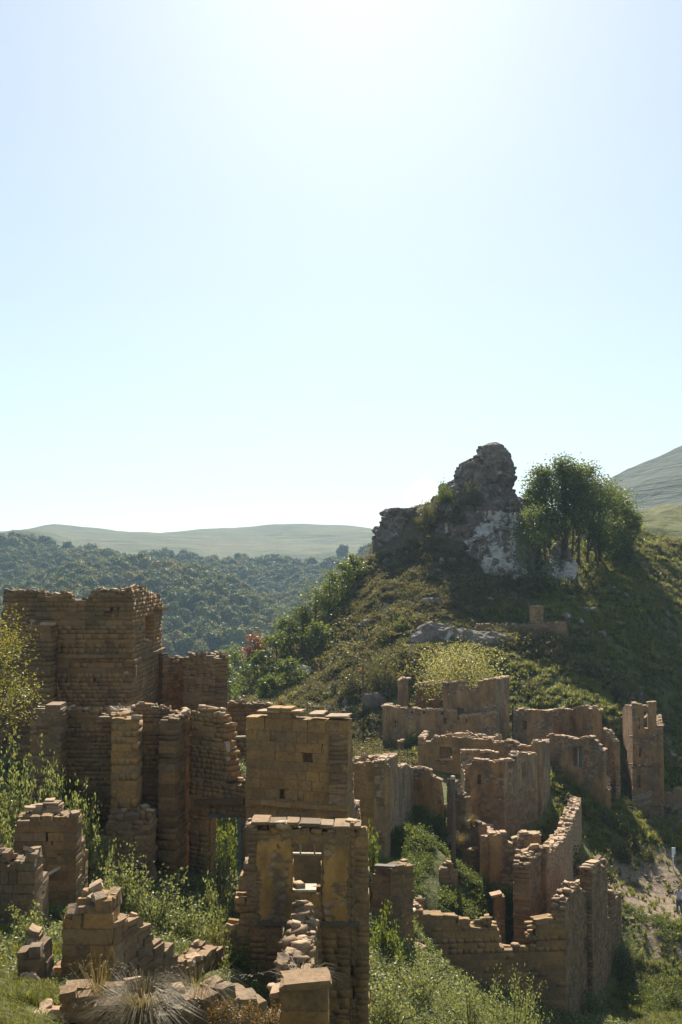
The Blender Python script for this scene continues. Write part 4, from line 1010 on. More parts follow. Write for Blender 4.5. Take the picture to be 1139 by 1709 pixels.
# ------------------------------------------------------------------ plants
def leaf_quads(C, size, rng, aspect=0.45, droop=0.0):
    n = len(C)
    a = rng.normal(size=(n, 3)); a[:, 2] = a[:, 2] * 0.7 + droop; a /= np.linalg.norm(a, axis=1)[:, None] + 1e-9
    b = np.cross(a, rng.normal(size=(n, 3))); b /= np.linalg.norm(b, axis=1)[:, None] + 1e-9
    L = (size * rng.uniform(0.6, 1.35, n))[:, None] * 0.5
    V = np.stack([C - a * L, C + b * L * aspect, C + a * L, C - b * L * aspect], 1).reshape(-1, 3)
    return V, np.arange(4 * n).reshape(-1, 4)
def leaf_mesh(name, C, size, rng, mat, aspect=0.45):
    V, Q = leaf_quads(C, size, rng, aspect); return mesh_quads(name, V, Q, mat)
def sprig_points(rng, K, per, wide=1.0, high=1.0, spread=0.07, low=0.02):
    d = rng.normal(size=(K, 3)); d[:, 2] = np.abs(d[:, 2]) * 0.9 + low; d /= np.linalg.norm(d, axis=1)[:, None]
    ln = rng.uniform(0.55, 1.08, K) * (1 + 0.18 * np.sin(5 * np.arctan2(d[:, 1], d[:, 0]) + rng.uniform(0, 6)))
    t = rng.uniform(0.15, 1.0, (K, per)) ** 0.6
    P = d[:, None, :] * (ln[:, None] * t)[:, :, None] + rng.normal(size=(K, per, 3)) * spread
    P[:, :, 2] -= 0.15 * t ** 2 * (1 - d[:, None, 2])
    P = P.reshape(-1, 3); P[:, 2] = np.abs(P[:, 2]); P *= np.array([wide, wide, high])
    tips = d * ln[:, None] * np.array([wide, wide, high])
    return P, tips
def stems_mesh(tips, rng, mat, r=0.015, n=14):
    mb = MB()
    for tp in tips[:n]:
        mid = Vector(tp) * 0.5 + Vector((0, 0, 0.12)); mb.tube([(0, 0, -0.05), mid, Vector(tp) * 0.95], [r, r * 0.7, r * 0.25], 5)
    return mb.mesh('stems', mat, True)
BUSH = {}
LEDGE = {q: at(*q, d_) for q, d_ in (((716, 872), 127.5), ((742, 838), 127.0), ((790, 842), 125.8), ((762, 872), 126.0))}      # shrubs rooted on rock ledges
def bush_var(mk, k, leaf):
    key = (mk, k, leaf)
    if key not in BUSH:
        rng = np.random.default_rng(500 + k * 17 + len(BUSH))
        n = {0.045: 6500, 0.07: 3400, 0.1: 2100, 0.14: 1300}[leaf]
        P, tips = sprig_points(rng, 95, n // 95)
        BUSH[key] = (leaf_mesh('bush_leaves', P, leaf, rng, M[mk], 0.5), stems_mesh(tips, rng, M['bark']))
    return BUSH[key]
def bush(label, px, py, hpx, wpx, mk='leafA', leaf=0.07, name='bush', k=0, cat='bush', group=None, D=None):
    g = LEDGE[(px, py)] if (px, py) in LEDGE else ground(px, py) if D is None else Vector((xy(px, D).x, D, hz(xy(px, D).x, D)))
    s = g.y / F; want = (0.075 if g.y < 60 else 0.16) / (wpx * s / 1.8); leaf = min((0.045, 0.07, 0.1, 0.14), key=lambda q: abs(q - want)); fm, sm = bush_var(mk, k, leaf)
    e = tag(empty(name, g - Vector((0, 0, 0.05))), label, cat, group, 'thing')
    e.scale = (wpx * s / 1.8, wpx * s / 1.9, hpx * s * 1.12); e.rotation_euler = (0, 0, R.uniform(0, 6.28))
    obj('foliage', fm, e); obj('stems', sm, e)
    return e
def tree(label, g, h, cw, mk, seed, leaf=0.3, n=2600, cbase=0.3, group=None, name='tree', trunks=1, lean=(0, 0), clumps=26, cat='tree', bare=0.0):
    rng = np.random.default_rng(seed); r = random.Random(seed)
    e = tag(empty(name, g - Vector((0, 0, 0.15))), label, cat, group, 'thing')
    mb = MB(); C = []
    top = Vector((lean[0], lean[1], h))
    # crown clumps: on an egg-shaped shell with gaps between them
    cl = []
    for i in range(clumps):
        t = r.uniform(0, 1); z = cbase + (1 - cbase) * t
        rad = cw / 2 * math.sin(math.pi * min(0.97, 0.22 + 0.74 * t)) ** 0.7 * r.uniform(0.35, 1.0); a = r.uniform(0, 6.283)
        cl.append(Vector((lean[0] * z + rad * math.cos(a), lean[1] * z + rad * math.sin(a), h * z * 0.95)))
    for ti in range(trunks):
        bx, by = (0, 0) if trunks == 1 else (r.uniform(-.25, .25) * cw, r.uniform(-.2, .2) * cw)
        pts = [Vector((bx, by, 0)), Vector((bx * .9 + r.uniform(-.03, .03) * h, by * .9, h * 0.3)), Vector((bx * .6 + lean[0] * .6, by * .6 + lean[1] * .6, h * 0.62)), Vector((bx * .4 + lean[0], by * .4 + lean[1], h * 0.93))]
        r0 = 0.022 * h / (1 if trunks == 1 else 1.5)
        mb.tube(pts, [r0, r0 * 0.75, r0 * 0.5, r0 * 0.15], 7)
    for c in cl:
        zb = max(0.15 * h, c.z - r.uniform(0.12, 0.3) * h); s0 = Vector((lean[0] * zb / h, lean[1] * zb / h, zb))
        mb.tube([s0, (s0 + c) / 2 + Vector((0, 0, -0.02 * h)), c], [0.008 * h, 0.005 * h, 0.002 * h], 5)
        m = int(n / clumps * r.uniform(0.6, 1.4)); sr = cw * r.uniform(0.09, 0.17)
        P = rng.normal(size=(m, 3)) * np.array([sr, sr, sr * 0.7]) + np.array(c)
        C.append(P)
    C = np.concatenate(C); C[:, 2] = np.maximum(C[:, 2], 0.15)
    obj('trunk', mb.mesh('trunk', M['bark'], True), e)
    obj('crown', leaf_mesh('crown', C, leaf, rng, M[mk], 0.5), e)
    return e

# tall clump beside the crag
for i, (px, py, ytop, wp) in enumerate([(905, 948, 812, 42), (922, 950, 772, 60), (943, 952, 764, 58), (962, 950, 772, 56), (983, 946, 770, 62), (1003, 940, 786, 62), (1022, 930, 812, 58), (1036, 922, 842, 46)]):
    g = ground(px, py); s = g.y / F
    lb = ['slim outermost tree of the clump, leaning towards the crag'] + ['tall slim trunked tree, %s from the crag in the dense clump' % w_ for w_ in ('second', 'third', 'fourth', 'fifth', 'sixth', 'seventh')] + ['low outer tree at the grassy end of the clump beside the crag']
    tree(lb[i], g, (py - ytop) * s, wp * s * 1.18, 'leafB', 40 + i, 0.32, 6500, 0.34 if i < 5 else 0.14, 'tree clump beside the crag' if 0 < i < 7 else None, trunks=2 if i in (1, 3, 4) else 1, lean=((-1.2 if i < 2 else 0.5 if i > 5 else 0), 0), clumps=34)
g = ground(892, 985); tree('dense dark bushy tree hugging the limestone face', g, 11, 5.5, 'leafB', 60, 0.3, 3000, 0.05)
# trees on the hill flank
fl = [(372, 1172, 74, 50), (392, 1168, 92, 54), (415, 1162, 66, 50), (440, 1150, 66, 48), (462, 1128, 76, 52), (482, 1100, 74, 54), (505, 1078, 78, 56), (528, 1055, 82, 62), (550, 1030, 78, 56), (572, 1005, 66, 50), (592, 975, 50, 40), (536, 1090, 50, 50), (480, 1150, 50, 50), (450, 1168, 40, 40)]
ORD = ['lowest', 'second', 'third', 'fourth', 'fifth', 'sixth', 'seventh', 'eighth', 'ninth', 'tenth']
FL = ['light green slender tree, %s going uphill in the hill flank row' % w_ for w_ in ORD] + ['topmost small tree of the hill flank row, nearest the shoulder rock', 'green tree set forward of the hill flank row, halfway up', 'low bushy green tree between russet tree and pale rock slab', 'smallest green tree beside the yellowing bush']
for i, (px, py, hp, wp) in enumerate(fl):
    g = ground(px, py); s = g.y / F
    tree(FL[i], g, hp * s, wp * s, 'leafB', 80 + i, 0.3, 1900, 0.08, 'trees along the hill flank', clumps=20)
g = ground(426, 1152); s = g.y / F; tree('small russet leaved tree among green trees', g, 92 * s, 40 * s, 'leafR', 120, 0.26, 2000, 0.6)
bush('yellowing bush topping the rear wall of the corner house', 432, 1180, 40, 66, 'leafY', 0.14, k=1, D=60)
g = at(768, 1150, 84.5); tree('broad yellow green tree growing inside the hill house', Vector((g.x, g.y, zat(1178, 84.5))), 4.8, 6.8, 'leafP', 130, 0.17, 9000, 0.35, trunks=3, clumps=46)
g = Vector((xy(-22, 30).x, 30, hz(xy(-22, 30).x, 30))); tree('leafy yellow green tree at the picture edge, in front of the tower house', g, zat(1008, 30) - g.z, 2.9, 'leafY', 131, 0.085, 7500, 0.5, clumps=40)
for (px, py, hp, wp, mk, lf, lb) in [
    (716, 872, 46, 52, 'leafC', 0.14, 'pale olive shrub on the ledge below the summit crag'),
    (742, 838, 34, 32, 'leafB', 0.14, 'dark green shrub clinging to the shoulder of the summit crag'),
    (790, 842, 40, 46, 'leafC', 0.14, 'grey green shrub growing against the front of the summit crag'),
    (762, 872, 44, 36, 'leafC', 0.14, 'thin straggly shrub in the cleft under the summit crag'),
    (665, 1060, 30, 26, 'leafB', 0.14, 'small round green shrub alone on the open hillside'),
    (590, 1022, 16, 16, 'leafY', 0.14, 'tiny bright yellow shrub on the dark hillside'),
    (603, 1128, 14, 12, 'leafO', 0.14, 'tiny orange leaved shrub beside the small hill pole'),
    (640, 1150, 60, 70, 'leafC', 0.14, 'grey olive juniper bush in shade next to the hill house'),
    (590, 1160, 40, 60, 'leafC', 0.14, 'dull olive bush on the low hillside behind the corner house'),
    (690, 1250, 30, 40, 'leafB', 0.1, 'dark bush in the shaded yard below the hill house'),
    (885, 1160, 26, 50, 'leafC', 0.14, 'loose shrub on the bright grass slope over the terrace house'),
    (945, 1455, 62, 62, 'leafC', 0.1, 'big rounded juniper bush beside the curved wall'),
    (1000, 1470, 44, 60, 'leafC', 0.1, 'low wide juniper bush at the head of the grassy slope'),
    (1040, 1440, 40, 40, 'leafC', 0.1, 'upright shrub half in tower shadow above the grassy slope'),
    (1060, 1420, 30, 34, 'leafC', 0.1, 'small shrub on the shaded bank under the watch tower'),
    (1085, 1440, 24, 26, 'leafC', 0.1, 'small shrub on the bank nearest the white signpost'),
    (1120, 1690, 60, 110, 'leafB', 0.07, 'sprawling bright green bush at the meadow edge'),
    (1060, 1680, 40, 70, 'leafB', 0.07, 'low green bush in the meadow below the courtyard house'),
    (1050, 1610, 44, 56, 'leafA', 0.07, 'green bush against the outer corner of the courtyard house'),
    (990, 1700, 50, 70, 'leafA', 0.07, 'leafy bush in shadow at the foot of the courtyard house'),
    (860, 1612, 50, 64, 'leafY', 0.07, 'yellow green bush showing through the courtyard window gap')]:
    bush(lb, px, py, hp, wp, mk, lf, k=(px // 7) % 3)
# big bushes in the near yards
for i, (px, D, hp, wp, mk, lb) in enumerate([
    (30, 31, 150, 110, 'leafA', 'tall silvery green bush behind the weathered house stub'),
    (85, 32.5, 150, 90, 'leafA', 'upright leafy bush reaching up before the dark hall wall'),
    (8, 28.5, 90, 70, 'leafA', 'dense green bush between the low house wall and the stub'),
    (140, 31, 150, 90, 'leafA', 'glossy bush peeking out past the stub house corner'),
    (165, 30, 90, 70, 'leafA', 'smaller glossy bush under the hall pier'),
    (215, 28, 100, 110, 'leafA', 'broad bush heap in front of the hall pier'),
    (270, 27.5, 90, 130, 'leafA', 'wide sunlit bush in the middle of the yard'),
    (330, 27, 80, 110, 'leafA', 'pale leaved bush spreading over the rubble wing wall'),
    (350, 29.5, 90, 80, 'leafA', 'bush in the yard facing the open doorway'),
    (372, 33, 110, 80, 'leafA', 'bush growing right before the open doorway'),
    (372, 39.5, 150, 90, 'leafB', 'bright green tree-like bush seen through the open doorway'),
    (398, 44, (zat(1266, 44) - hz(xy(398, 44).x, 44)) * F / 44 / 1.12, 60, 'leafB', 'light green bush seen through the broken upper window'),
    (368, 25.5, 70, 60, 'leafC', 'dry brownish bush on the end of the wing wall'),
    (125, 35, 120, 110, 'leafB', 'dark bush mass in the shaded corner of the hall'),
    (60, 22.5, 70, 90, 'leafA', 'sparse bush below the low doorway'),
    (400, 24.5, 60, 70, 'leafB', 'shaded bush at the foot of the front house wall'),
    (640, 36, 90, 70, 'leafB', 'green bush hugging the corner of the front house wall'),
    (618, 42, 90, 40, 'leafB', 'light bush between front house wall and rubble pier'),
    (690, 33.5, 100, 130, 'leafA', 'large sunlit bush below the rubble trail'),
    (780, 34.5, 110, 130, 'leafA', 'large mounded bush before the courtyard wall'),
    (850, 38, 120, 120, 'leafA', 'pointed spreading bush nearest the courtyard corner'),
    (650, 29.5, 100, 110, 'leafA', 'bush filling the lower edge beside the front house wall'),
    (730, 30.5, 70, 130, 'leafA', 'low bush carpet at the lower edge, middle'),
    (820, 33, 80, 130, 'leafA', 'low bush carpet at the lower edge, nearer the courtyard')]):
    bush(lb, px, 0, hp, wp, mk, 0.045 if D < 34 else 0.07, k=i % 4, D=D)

# dry grass tufts in the foreground
def tuft_mesh(seed, n, h, spread, mat, wdt=0.012, heads=False, curl=0.5):
    rng = np.random.default_rng(seed); V = []; Fc = []
    for i in range(n):
        a = rng.uniform(0, 6.283); l = h * rng.uniform(0.55, 1.1); o = rng.uniform(0, spread * 0.25)
        d = np.array([math.cos(a), math.sin(a), 0]); s = np.array([-d[1], d[0], 0]) * wdt; ln = rng.uniform(0.25, 1.1) * spread
        b = d * o; m1 = b + d * ln * 0.25 + np.array([0, 0, l * 0.55]); m2 = b + d * ln * 0.65 + np.array([0, 0, l * (0.95 - curl * 0.1)]); tp = b + d * ln * 1.15 + np.array([0, 0, l * (1.0 - curl * ln / spread)])
        k = len(V); V += [b - s, b + s, m1 - s * .8, m1 + s * .8, m2 - s * .6, m2 + s * .6, tp]
        Fc += [(k, k + 1, k + 3, k + 2), (k + 2, k + 3, k + 5, k + 4), (k + 4, k + 5, k + 6)]
        if heads and rng.random() < 0.5:
            for q in range(3):
                c = tp + d * 0.04 * q + np.array([0, 0, -0.02 * q]) + rng.normal(size=3) * 0.012; k = len(V)
                V += [c - s * 0.8, c + d * 0.035, c + s * 0.8, c - d * 0.01]; Fc.append((k, k + 1, k + 2, k + 3))
    return mesh_np('grass_blades', V, Fc, mat)
def tuft(label, px, py, D, h, spread, n, seed, heads=False, mk='dry'):
    p = at(px, py, D); e = tag(empty('grass_tuft', p), label, 'grass tuft', None, 'thing')
    obj('blades', tuft_mesh(seed, n, h, spread, M[mk], 0.006, heads), e)
tuft('large dry fountain grass tuft on the low wall', 240, 1700, 16.3, 0.55, 0.85, 900, 1, False)
tuft('thin dry grass with seed heads before the ashlar pier', 165, 1690, 17.2, 0.95, 0.6, 110, 2, True)
tuft('arching dry grass in front of the rubble wing wall', 330, 1680, 17.6, 0.75, 0.8, 90, 3, True)
tuft('arching dry grass sprouting from the cross wall top', 505, 1640, 19.8, 0.35, 0.7, 60, 4, False)
tuft('pale dry tuft on the rear wall of the corner house', 470, 1183, 41.3, 0.5, 0.35, 150, 5)
tuft('dry grass tuft crowning the slender wall stub', 787, 1378, 55.8, 0.7, 0.6, 150, 6)
tuft('straw coloured tuft beside the slender wall stub', 770, 1412, 55.0, 0.8, 0.7, 200, 7)
tuft('pale dry grass fringe on the hall wall under the tower house', 205, 1192, 36.6, 0.35, 0.7, 160, 8)
p = at(400, 1690, 17.3); e = tag(empty('trailing_plant', p), 'rusty orange creeping plant over the low wall end', 'plant', None, 'thing')
M['leafRust'] = mat_leaf('rusty_creeper_leaves', [(0.09, 0.07, 0.03), (0.15, 0.085, 0.035), (0.20, 0.12, 0.05)], 0.35, 0.6, 0.2)
rng = np.random.default_rng(5); u = rng.uniform(-1, 1, 2600); C = np.stack([u * 0.6 + 0.1, rng.normal(size=2600) * 0.16 - 0.2, 0.16 - 0.10 * u - np.abs(rng.normal(size=2600)) * 0.12 + 0.06 * np.sin(u * 9)], 1)
obj('foliage', leaf_mesh('creeper', C, 0.035, rng, M['leafRust'], 0.7), e)

# ------------------------------------------------------------------ ground cover (stuff) by geometry nodes
LIBS = {}
def lib(name, meshes):
    c = bpy.data.collections.new(name)
    for i, me in enumerate(meshes):
        o = bpy.data.objects.new('%s_piece_%d' % (name, i), me); c.objects.link(o)
    return c
def scatter(name, label, cat, P, scl, coll, n_var, zs=1.0, tilt=0.15, seed=1):
    rng = np.random.default_rng(seed); n = len(P)
    me = bpy.data.meshes.new(name); me.vertices.add(n); me.vertices.foreach_set('co', np.ascontiguousarray(P, np.float32).ravel())
    rot = np.stack([rng.normal(size=n) * tilt, rng.normal(size=n) * tilt, rng.uniform(0, 6.283, n)], 1).astype(np.float32)
    for nm, tp, arr, key in (('rot', 'FLOAT_VECTOR', rot, 'vector'), ('scl', 'FLOAT', np.asarray(scl, np.float32), 'value'), ('idx', 'INT', rng.integers(0, n_var, n).astype(np.int32), 'value')):
        a = me.attributes.new(nm, tp, 'POINT'); a.data.foreach_set(key, arr.ravel())
    o = tag(obj(name, me), label, cat, None, 'stuff')
    ng = bpy.data.node_groups.new(name, 'GeometryNodeTree')
    ng.interface.new_socket('Geometry', in_out='INPUT', socket_type='NodeSocketGeometry'); ng.interface.new_socket('Geometry', in_out='OUTPUT', socket_type='NodeSocketGeometry')
    gi, go = ng.nodes.new('NodeGroupInput'), ng.nodes.new('NodeGroupOutput')
    ip = ng.nodes.new('GeometryNodeInstanceOnPoints'); ci = ng.nodes.new('GeometryNodeCollectionInfo'); ci.inputs[0].default_value = coll
    ci.inputs['Separate Children'].default_value = True; ci.inputs['Reset Children'].default_value = True
    ip.inputs['Pick Instance'].default_value = True
    def na(nm, tp):
        x = ng.nodes.new('GeometryNodeInputNamedAttribute'); x.data_type = tp; x.inputs[0].default_value = nm; return x.outputs[0]
    L = ng.links.new
    L(gi.outputs[0], ip.inputs['Points']); L(ci.outputs[0], ip.inputs['Instance']); L(na('idx', 'INT'), ip.inputs['Instance Index'])
    L(na('rot', 'FLOAT_VECTOR'), ip.inputs['Rotation']); L(na('scl', 'FLOAT'), ip.inputs['Scale'])
    L(ip.outputs[0], go.inputs[0])
    md = o.modifiers.new('scatter', 'NODES'); md.node_group = ng
    return o
def clear_of_walls(P, gap=0.15):
    ok = np.ones(len(P), bool)
    for (ax, ay, bx, by, th) in WALLS:
        d = np.array([bx - ax, by - ay]); l2 = d @ d; t = np.clip(((P[:, 0] - ax) * d[0] + (P[:, 1] - ay) * d[1]) / l2, 0, 1)
        ok &= np.hypot(P[:, 0] - ax - t * d[0], P[:, 1] - ay - t * d[1]) > gap + th * 0.7
    return ok
def on_ground(X, Y): return np.stack([X, Y, HZ(X, Y)], 1)
rng = np.random.default_rng(99)
grassv = lib('grass_library', [tuft_mesh(200 + i, 34, 0.42, 0.3, M['grass'], 0.02, False, 0.3) for i in range(5)])
finev = lib('fine_grass_library', [tuft_mesh(240 + i, 46, 0.40, 0.32, M['grass'], 0.008, False, 0.4) for i in range(5)])
dryv = lib('dry_grass_library', [tuft_mesh(220 + i, 30, 0.45, 0.32, M['dry'], 0.014, False, 0.3) for i in range(4)])
def clump_lib(name, mk, leaf, n, kk, hi=0.8):
    ms = []
    for i in range(4):
        r2 = np.random.default_rng(300 + i + len(name)); P, _ = sprig_points(r2, kk, n // kk, 1.0, hi); ms.append(leaf_mesh('clump', P, leaf, r2, M[mk], 0.5))
    return lib(name, ms)
weedv = clump_lib('weed_library', 'leafA', 0.16, 420, 40); scrubv = clump_lib('scrub_library', 'scrub', 0.16, 420, 44, 0.7); greenv = clump_lib('green_clump_library', 'leafB', 0.13, 420, 44, 0.6)
# near yards
X = rng.uniform(-17, 1, 3600); Y = rng.uniform(18.6, 40, 3600); P = on_ground(X, Y); P = P[clear_of_walls(P)]
scatter('yard_weeds', 'tangled weeds and creepers covering the ruined yards', 'weeds', P, rng.uniform(0.18, 0.5, len(P)), weedv, 4, seed=2)
X = np.r_[rng.uniform(-17, 1, 4500), rng.uniform(-10, -4.6, 2600)]; Y = np.r_[rng.uniform(13, 30, 4500), rng.uniform(13, 20, 2600)]; P = on_ground(X, Y); P = P[clear_of_walls(P) & ((P[:, 1] > 17.6) | (P[:, 0] < -4.4))]
scatter('yard_grass', 'patchy grass between the nearest ruins', 'grass', P, rng.uniform(0.35, 0.8, len(P)), finev, 5, seed=3)
# slope between the ruins and the thicket at the lower edge
X = rng.uniform(0.6, 12, 5200); Y = rng.uniform(25, 44, 5200); P = on_ground(X, Y); P = P[clear_of_walls(P)]
scatter('thicket', 'dense leafy thicket filling the slope below the courtyard house', 'undergrowth', P, rng.uniform(0.3, 0.7, len(P)), weedv, 4, seed=4)
X = rng.uniform(1, 12, 4200); Y = rng.uniform(40, 62, 4200); P = on_ground(X, Y); P = P[clear_of_walls(P)]
scatter('slope_weeds', 'green weeds on the slope around the wooden pole', 'weeds', P, rng.uniform(0.3, 0.8, len(P)), greenv, 4, seed=5)
# meadow
X = rng.uniform(11, 34, 16000); Y = rng.uniform(38, 78, 16000)
dm = np.zeros(len(X))
for g, rr in zip(gp, (4.5, 3.5, 4.0, 3.0, 4.0, 3.0, 3.0, 3.0, 5.0)): dm = np.maximum(dm, 1.15 - np.hypot(X - g.x, Y - g.y) / rr)
keep = (dm + fbm(X * 0.5, Y * 0.5, 8) * 0.5 < 0.25) | (rng.random(len(X)) < 0.12); P = on_ground(X[keep], Y[keep]); P = P[clear_of_walls(P)]
scatter('meadow_grass', 'bright green meadow grass around the bare dirt patch', 'grass', P, rng.uniform(0.4, 1.0, len(P)), grassv, 5, seed=6)
X = rng.uniform(12, 32, 3000); Y = rng.uniform(39, 60, 3000); keep = (fbm(X * 0.3, Y * 0.3, 21) > 0.05); P = on_ground(X[keep], Y[keep]); P = P[clear_of_walls(P)]
scatter('meadow_weeds', 'leafy weeds in patches over the meadow', 'weeds', P, rng.uniform(0.25, 0.6, len(P)), greenv, 4, seed=7)
# hillside
n = 26000; X = rng.uniform(-26, 62, n); Y = rng.uniform(72, 150, n)
nn = fbm(X * 0.10, Y * 0.10, 55); dr = 0.75 * np.clip((Y - 96) / 18, 0, 1) * np.clip((30 - X) / 10, 0, 1) + 0.4 * np.clip((10 - X) / 6, 0, 1)
P = on_ground(X, Y); ok = clear_of_walls(P, 0.3)
for cpx, cpy, cd, cr_ in ((665, 870, 131, 5.2), (800, 850, 130, 8.0), (840, 930, 123, 4.5), (930, 960, 121, 3.5)):
    cc = at(cpx, cpy, cd); ok &= (np.hypot(X - cc.x, Y - cc.y) > cr_ * (0.8 + 0.35 * rng.random(n)))
m1 = ok & (nn * 0.5 + dr + rng.normal(size=n) * 0.1 > 0.35); scatter('hill_scrub', 'dark tangled scrub covering the crag hill', 'scrub', P[m1], rng.uniform(0.35, 1.1, m1.sum()), scrubv, 4, seed=8)
m2 = ok & ~m1; scatter('hill_grass', 'rough green grass on the lower and farther hill slopes', 'grass', P[m2], rng.uniform(0.9, 2.0, m2.sum()), grassv, 5, seed=9)
m3 = ok & (rng.random(n) < 0.12); scatter('hill_dry_grass', 'scattered dry straw grass on the hill', 'grass', P[m3] + np.array([0.5, 0.3, 0]), rng.uniform(0.8, 1.6, m3.sum()), dryv, 4, seed=10)
m4 = ok & (fbm(X * 0.16, Y * 0.16, 66) > 0.28) & (rng.random(n) < 0.22); scatter('hill_bushes', 'low dark bushes scattered in patches over the hill', 'scrub', P[m4], rng.uniform(1.1, 2.2, m4.sum()), scrubv, 4, seed=15)
m5 = ok & (fbm(X * 0.2 + 9, Y * 0.2, 67) > 0.22) & (rng.random(n) < 0.16); scatter('hill_stones', 'loose grey stones strewn over the hill', 'stones', P[m5], rng.uniform(0.25, 0.9, m5.sum()), lib('hill_stone_library', [stone_mesh('hill_stone', M['grock'], 0.08, 0.12, 900 + i) for i in range(6)]), 6, tilt=0.5, seed=16)
# loose stones
def fallen(label, group, spots, smin, smax, mk='cap'):
    vs = stone_var('slab', mk)
    for (px, py) in spots:
        g = ground(px, py); s = R.uniform(smin, smax)
        o = obj('fallen_stone', R.choice(vs)); o.matrix_basis = Matrix.Translation(g + Vector((0, 0, s * 0.15))) @ Matrix.Rotation(R.uniform(0, 6), 4, 'Z') @ Matrix.Rotation(R.uniform(-.4, .4), 4, 'X') @ Matrix.Diagonal((s, s * R.uniform(.5, .9), s * R.uniform(.3, .6), 1))
        tag(o, label, 'stone', group, 'thing')
tr = [(690 + 80 * t + R.uniform(-9, 9), 1575 + 70 * t + R.uniform(-9, 9)) for t in [i / 34 for i in range(35)]]
fallen('fallen stone in the rubble trail below the courtyard house wall', 'rubble trail stones', tr, 0.25, 0.6)
fallen('loose flat stone lying on the bare dirt patch', 'stones on the dirt patch', [(R.uniform(1035, 1136), R.uniform(1465, 1560)) for _ in range(40)], 0.08, 0.28, 'rub')
fallen('fallen stone in the grass outside the courtyard house', 'stones outside the courtyard house', [(R.uniform(1060, 1100), R.uniform(1615, 1665)) for _ in range(12)], 0.2, 0.45)
fallen('fallen block at the loose end of the low wall', 'blocks at the low wall end', [(62, 1700), (78, 1690), (85, 1700), (70, 1709), (96, 1704)], 0.22, 0.4)

# ------------------------------------------------------------------ far forest
fv = []
for i in range(6):
    r2 = np.random.default_rng(700 + i); bm = bmesh.new(); bmesh.ops.create_icosphere(bm, subdivisions=3, radius=1)
    lob = r2.normal(size=(16, 3)); lob /= np.linalg.norm(lob, axis=1)[:, None]; Vi = []
    for v in bm.verts:
        d = np.array(v.co); k = 0.72 + 0.36 * np.exp(-(1 - lob @ d) / 0.09).max() + 0.10 * mnoise.noise(v.co * 3.5 + Vector((i * 5.0, 0, 0)))
        Vi.append((d[0] * 0.44 * k, d[1] * 0.44 * k, 0.5 + d[2] * 0.52 * k))
    Fi = [[q.index for q in f.verts] for f in bm.faces]; bm.free()
    C = (np.array(Vi)[r2.integers(0, len(Vi), 620)] - np.array([0, 0, 0.5])) * r2.uniform(0.9, 1.12, (620, 1)) + np.array([0, 0, 0.5]) + r2.normal(size=(620, 3)) * 0.03
    Vl, Ql = leaf_quads(C, 0.13, r2, 0.6); nl = len(Vi)
    fv.append(mesh_np('far_crown', Vi + [tuple(v) for v in Vl], Fi + [[int(q) + nl for q in f] for f in Ql], M['far'], True))
n = 16000; X = rng.uniform(-480, 140, n); Y = rng.uniform(280, 1150, n)
P = np.stack([X, Y, HF(X, Y)], 1); px, py = proj(P)
keep = (woodmask(X, Y) > 0.5) & (px > -30) & (px < 700) & (py < 1150)
P = P[keep]; S = rng.uniform(4.5, 9.5, len(P)) * (1 + 0.45 * fbm(P[:, 0] * 0.02, P[:, 1] * 0.02, 91)) + 2 * (rng.random(len(P)) < 0.15); px, py = px[keep], py[keep]
order = np.argsort(-(S / P[:, 1]) * ((py > 905) & (py < 1080) & (px > 0) & (px < 560) & ((px > 280) | (py < 985))))
for j in order[:290]:
    o = obj('forest_tree', fv[int(rng.integers(0, 6))], None, P[j]); o.scale = (S[j],) * 3; o.rotation_euler = (0, 0, rng.uniform(0, 6.28))
    tag(o, 'one of the larger round crowned trees in the hazy far forest', 'tree', 'far forest trees', 'thing')
rest = order[290:]
scatter('forest', 'hazy mixed forest covering the far valley sides', 'forest', P[rest], S[rest], lib('forest_library', fv), 6, tilt=0.03, seed=12)

# ------------------------------------------------------------------ poles, sign, person
def pole(name, label, p0, p1, r0, r1, mat, extra=None, cat='pole'):
    e = tag(empty(name, p0), label, cat, None, 'thing'); mb = MB(); d = p1 - p0
    mb.tube([Vector((0, 0, -0.4)), d * 0.35 + Vector((0.01, 0, 0)), d * 0.7 - Vector((0.012, 0, 0)), d], [r0, r0 * .93, r0 * .8, r1], 10)
    obj('shaft', mb.mesh('shaft', mat, True), e); return e
g = ground(757, 1455); e = pole('utility_pole', 'dark wooden pole standing among the ruins in the middle', g, Vector((at(757, 1297, g.y).x, g.y, at(757, 1297, g.y).z)), 0.13, 0.11, M['wood'])
mb = MB(); mb.tube([Vector((0, 0, zat(1300, g.y) - g.z)), Vector((0, 0, zat(1295, g.y) - g.z))], [0.15, 0.1], 10); obj('pole_cap', mb.mesh('pole_cap', M['palew']), e)
g = ground(607, 1172); pole('hill_pole', 'thin dark pole on the hillside beside the orange shrub', g, Vector((at(606, 1108, g.y).x, g.y, at(606, 1108, g.y).z)), 0.09, 0.08, M['wood'])
g = ground(702, 1108); pole('leaning_pole', 'pale pole leaning steeply on the slope above the hill house', g, at(680, 1076, g.y - 0.6), 0.08, 0.07, M['palew'])
g = ground(1124, 1451); sc_ = g.y / F; e = tag(empty('sign_post', g), 'white signpost with a small blank square board by the path', 'sign', None, 'thing')
mb = MB(); mb.tube([Vector((0, 0, -.2)), Vector((0, 0, 34 * sc_))], [0.045, 0.045], 10); obj('post', mb.mesh('post', M['white'], True), e)
mb = MB(); mb.box(Vector((0.02, -0.06, 29 * sc_)), (6.2 * sc_, 0.03, 11 * sc_), Matrix.Rotation(0.15, 3, 'Z')); o = obj('sign_board', mb.mesh('sign_board', M['white']), e)
mb = MB(); mb.box(Vector((0.0, -0.03, 20 * sc_)), (4.6 * sc_, 0.03, 0.9 * sc_)); obj('bracket', mb.mesh('bracket', M['white']), e)

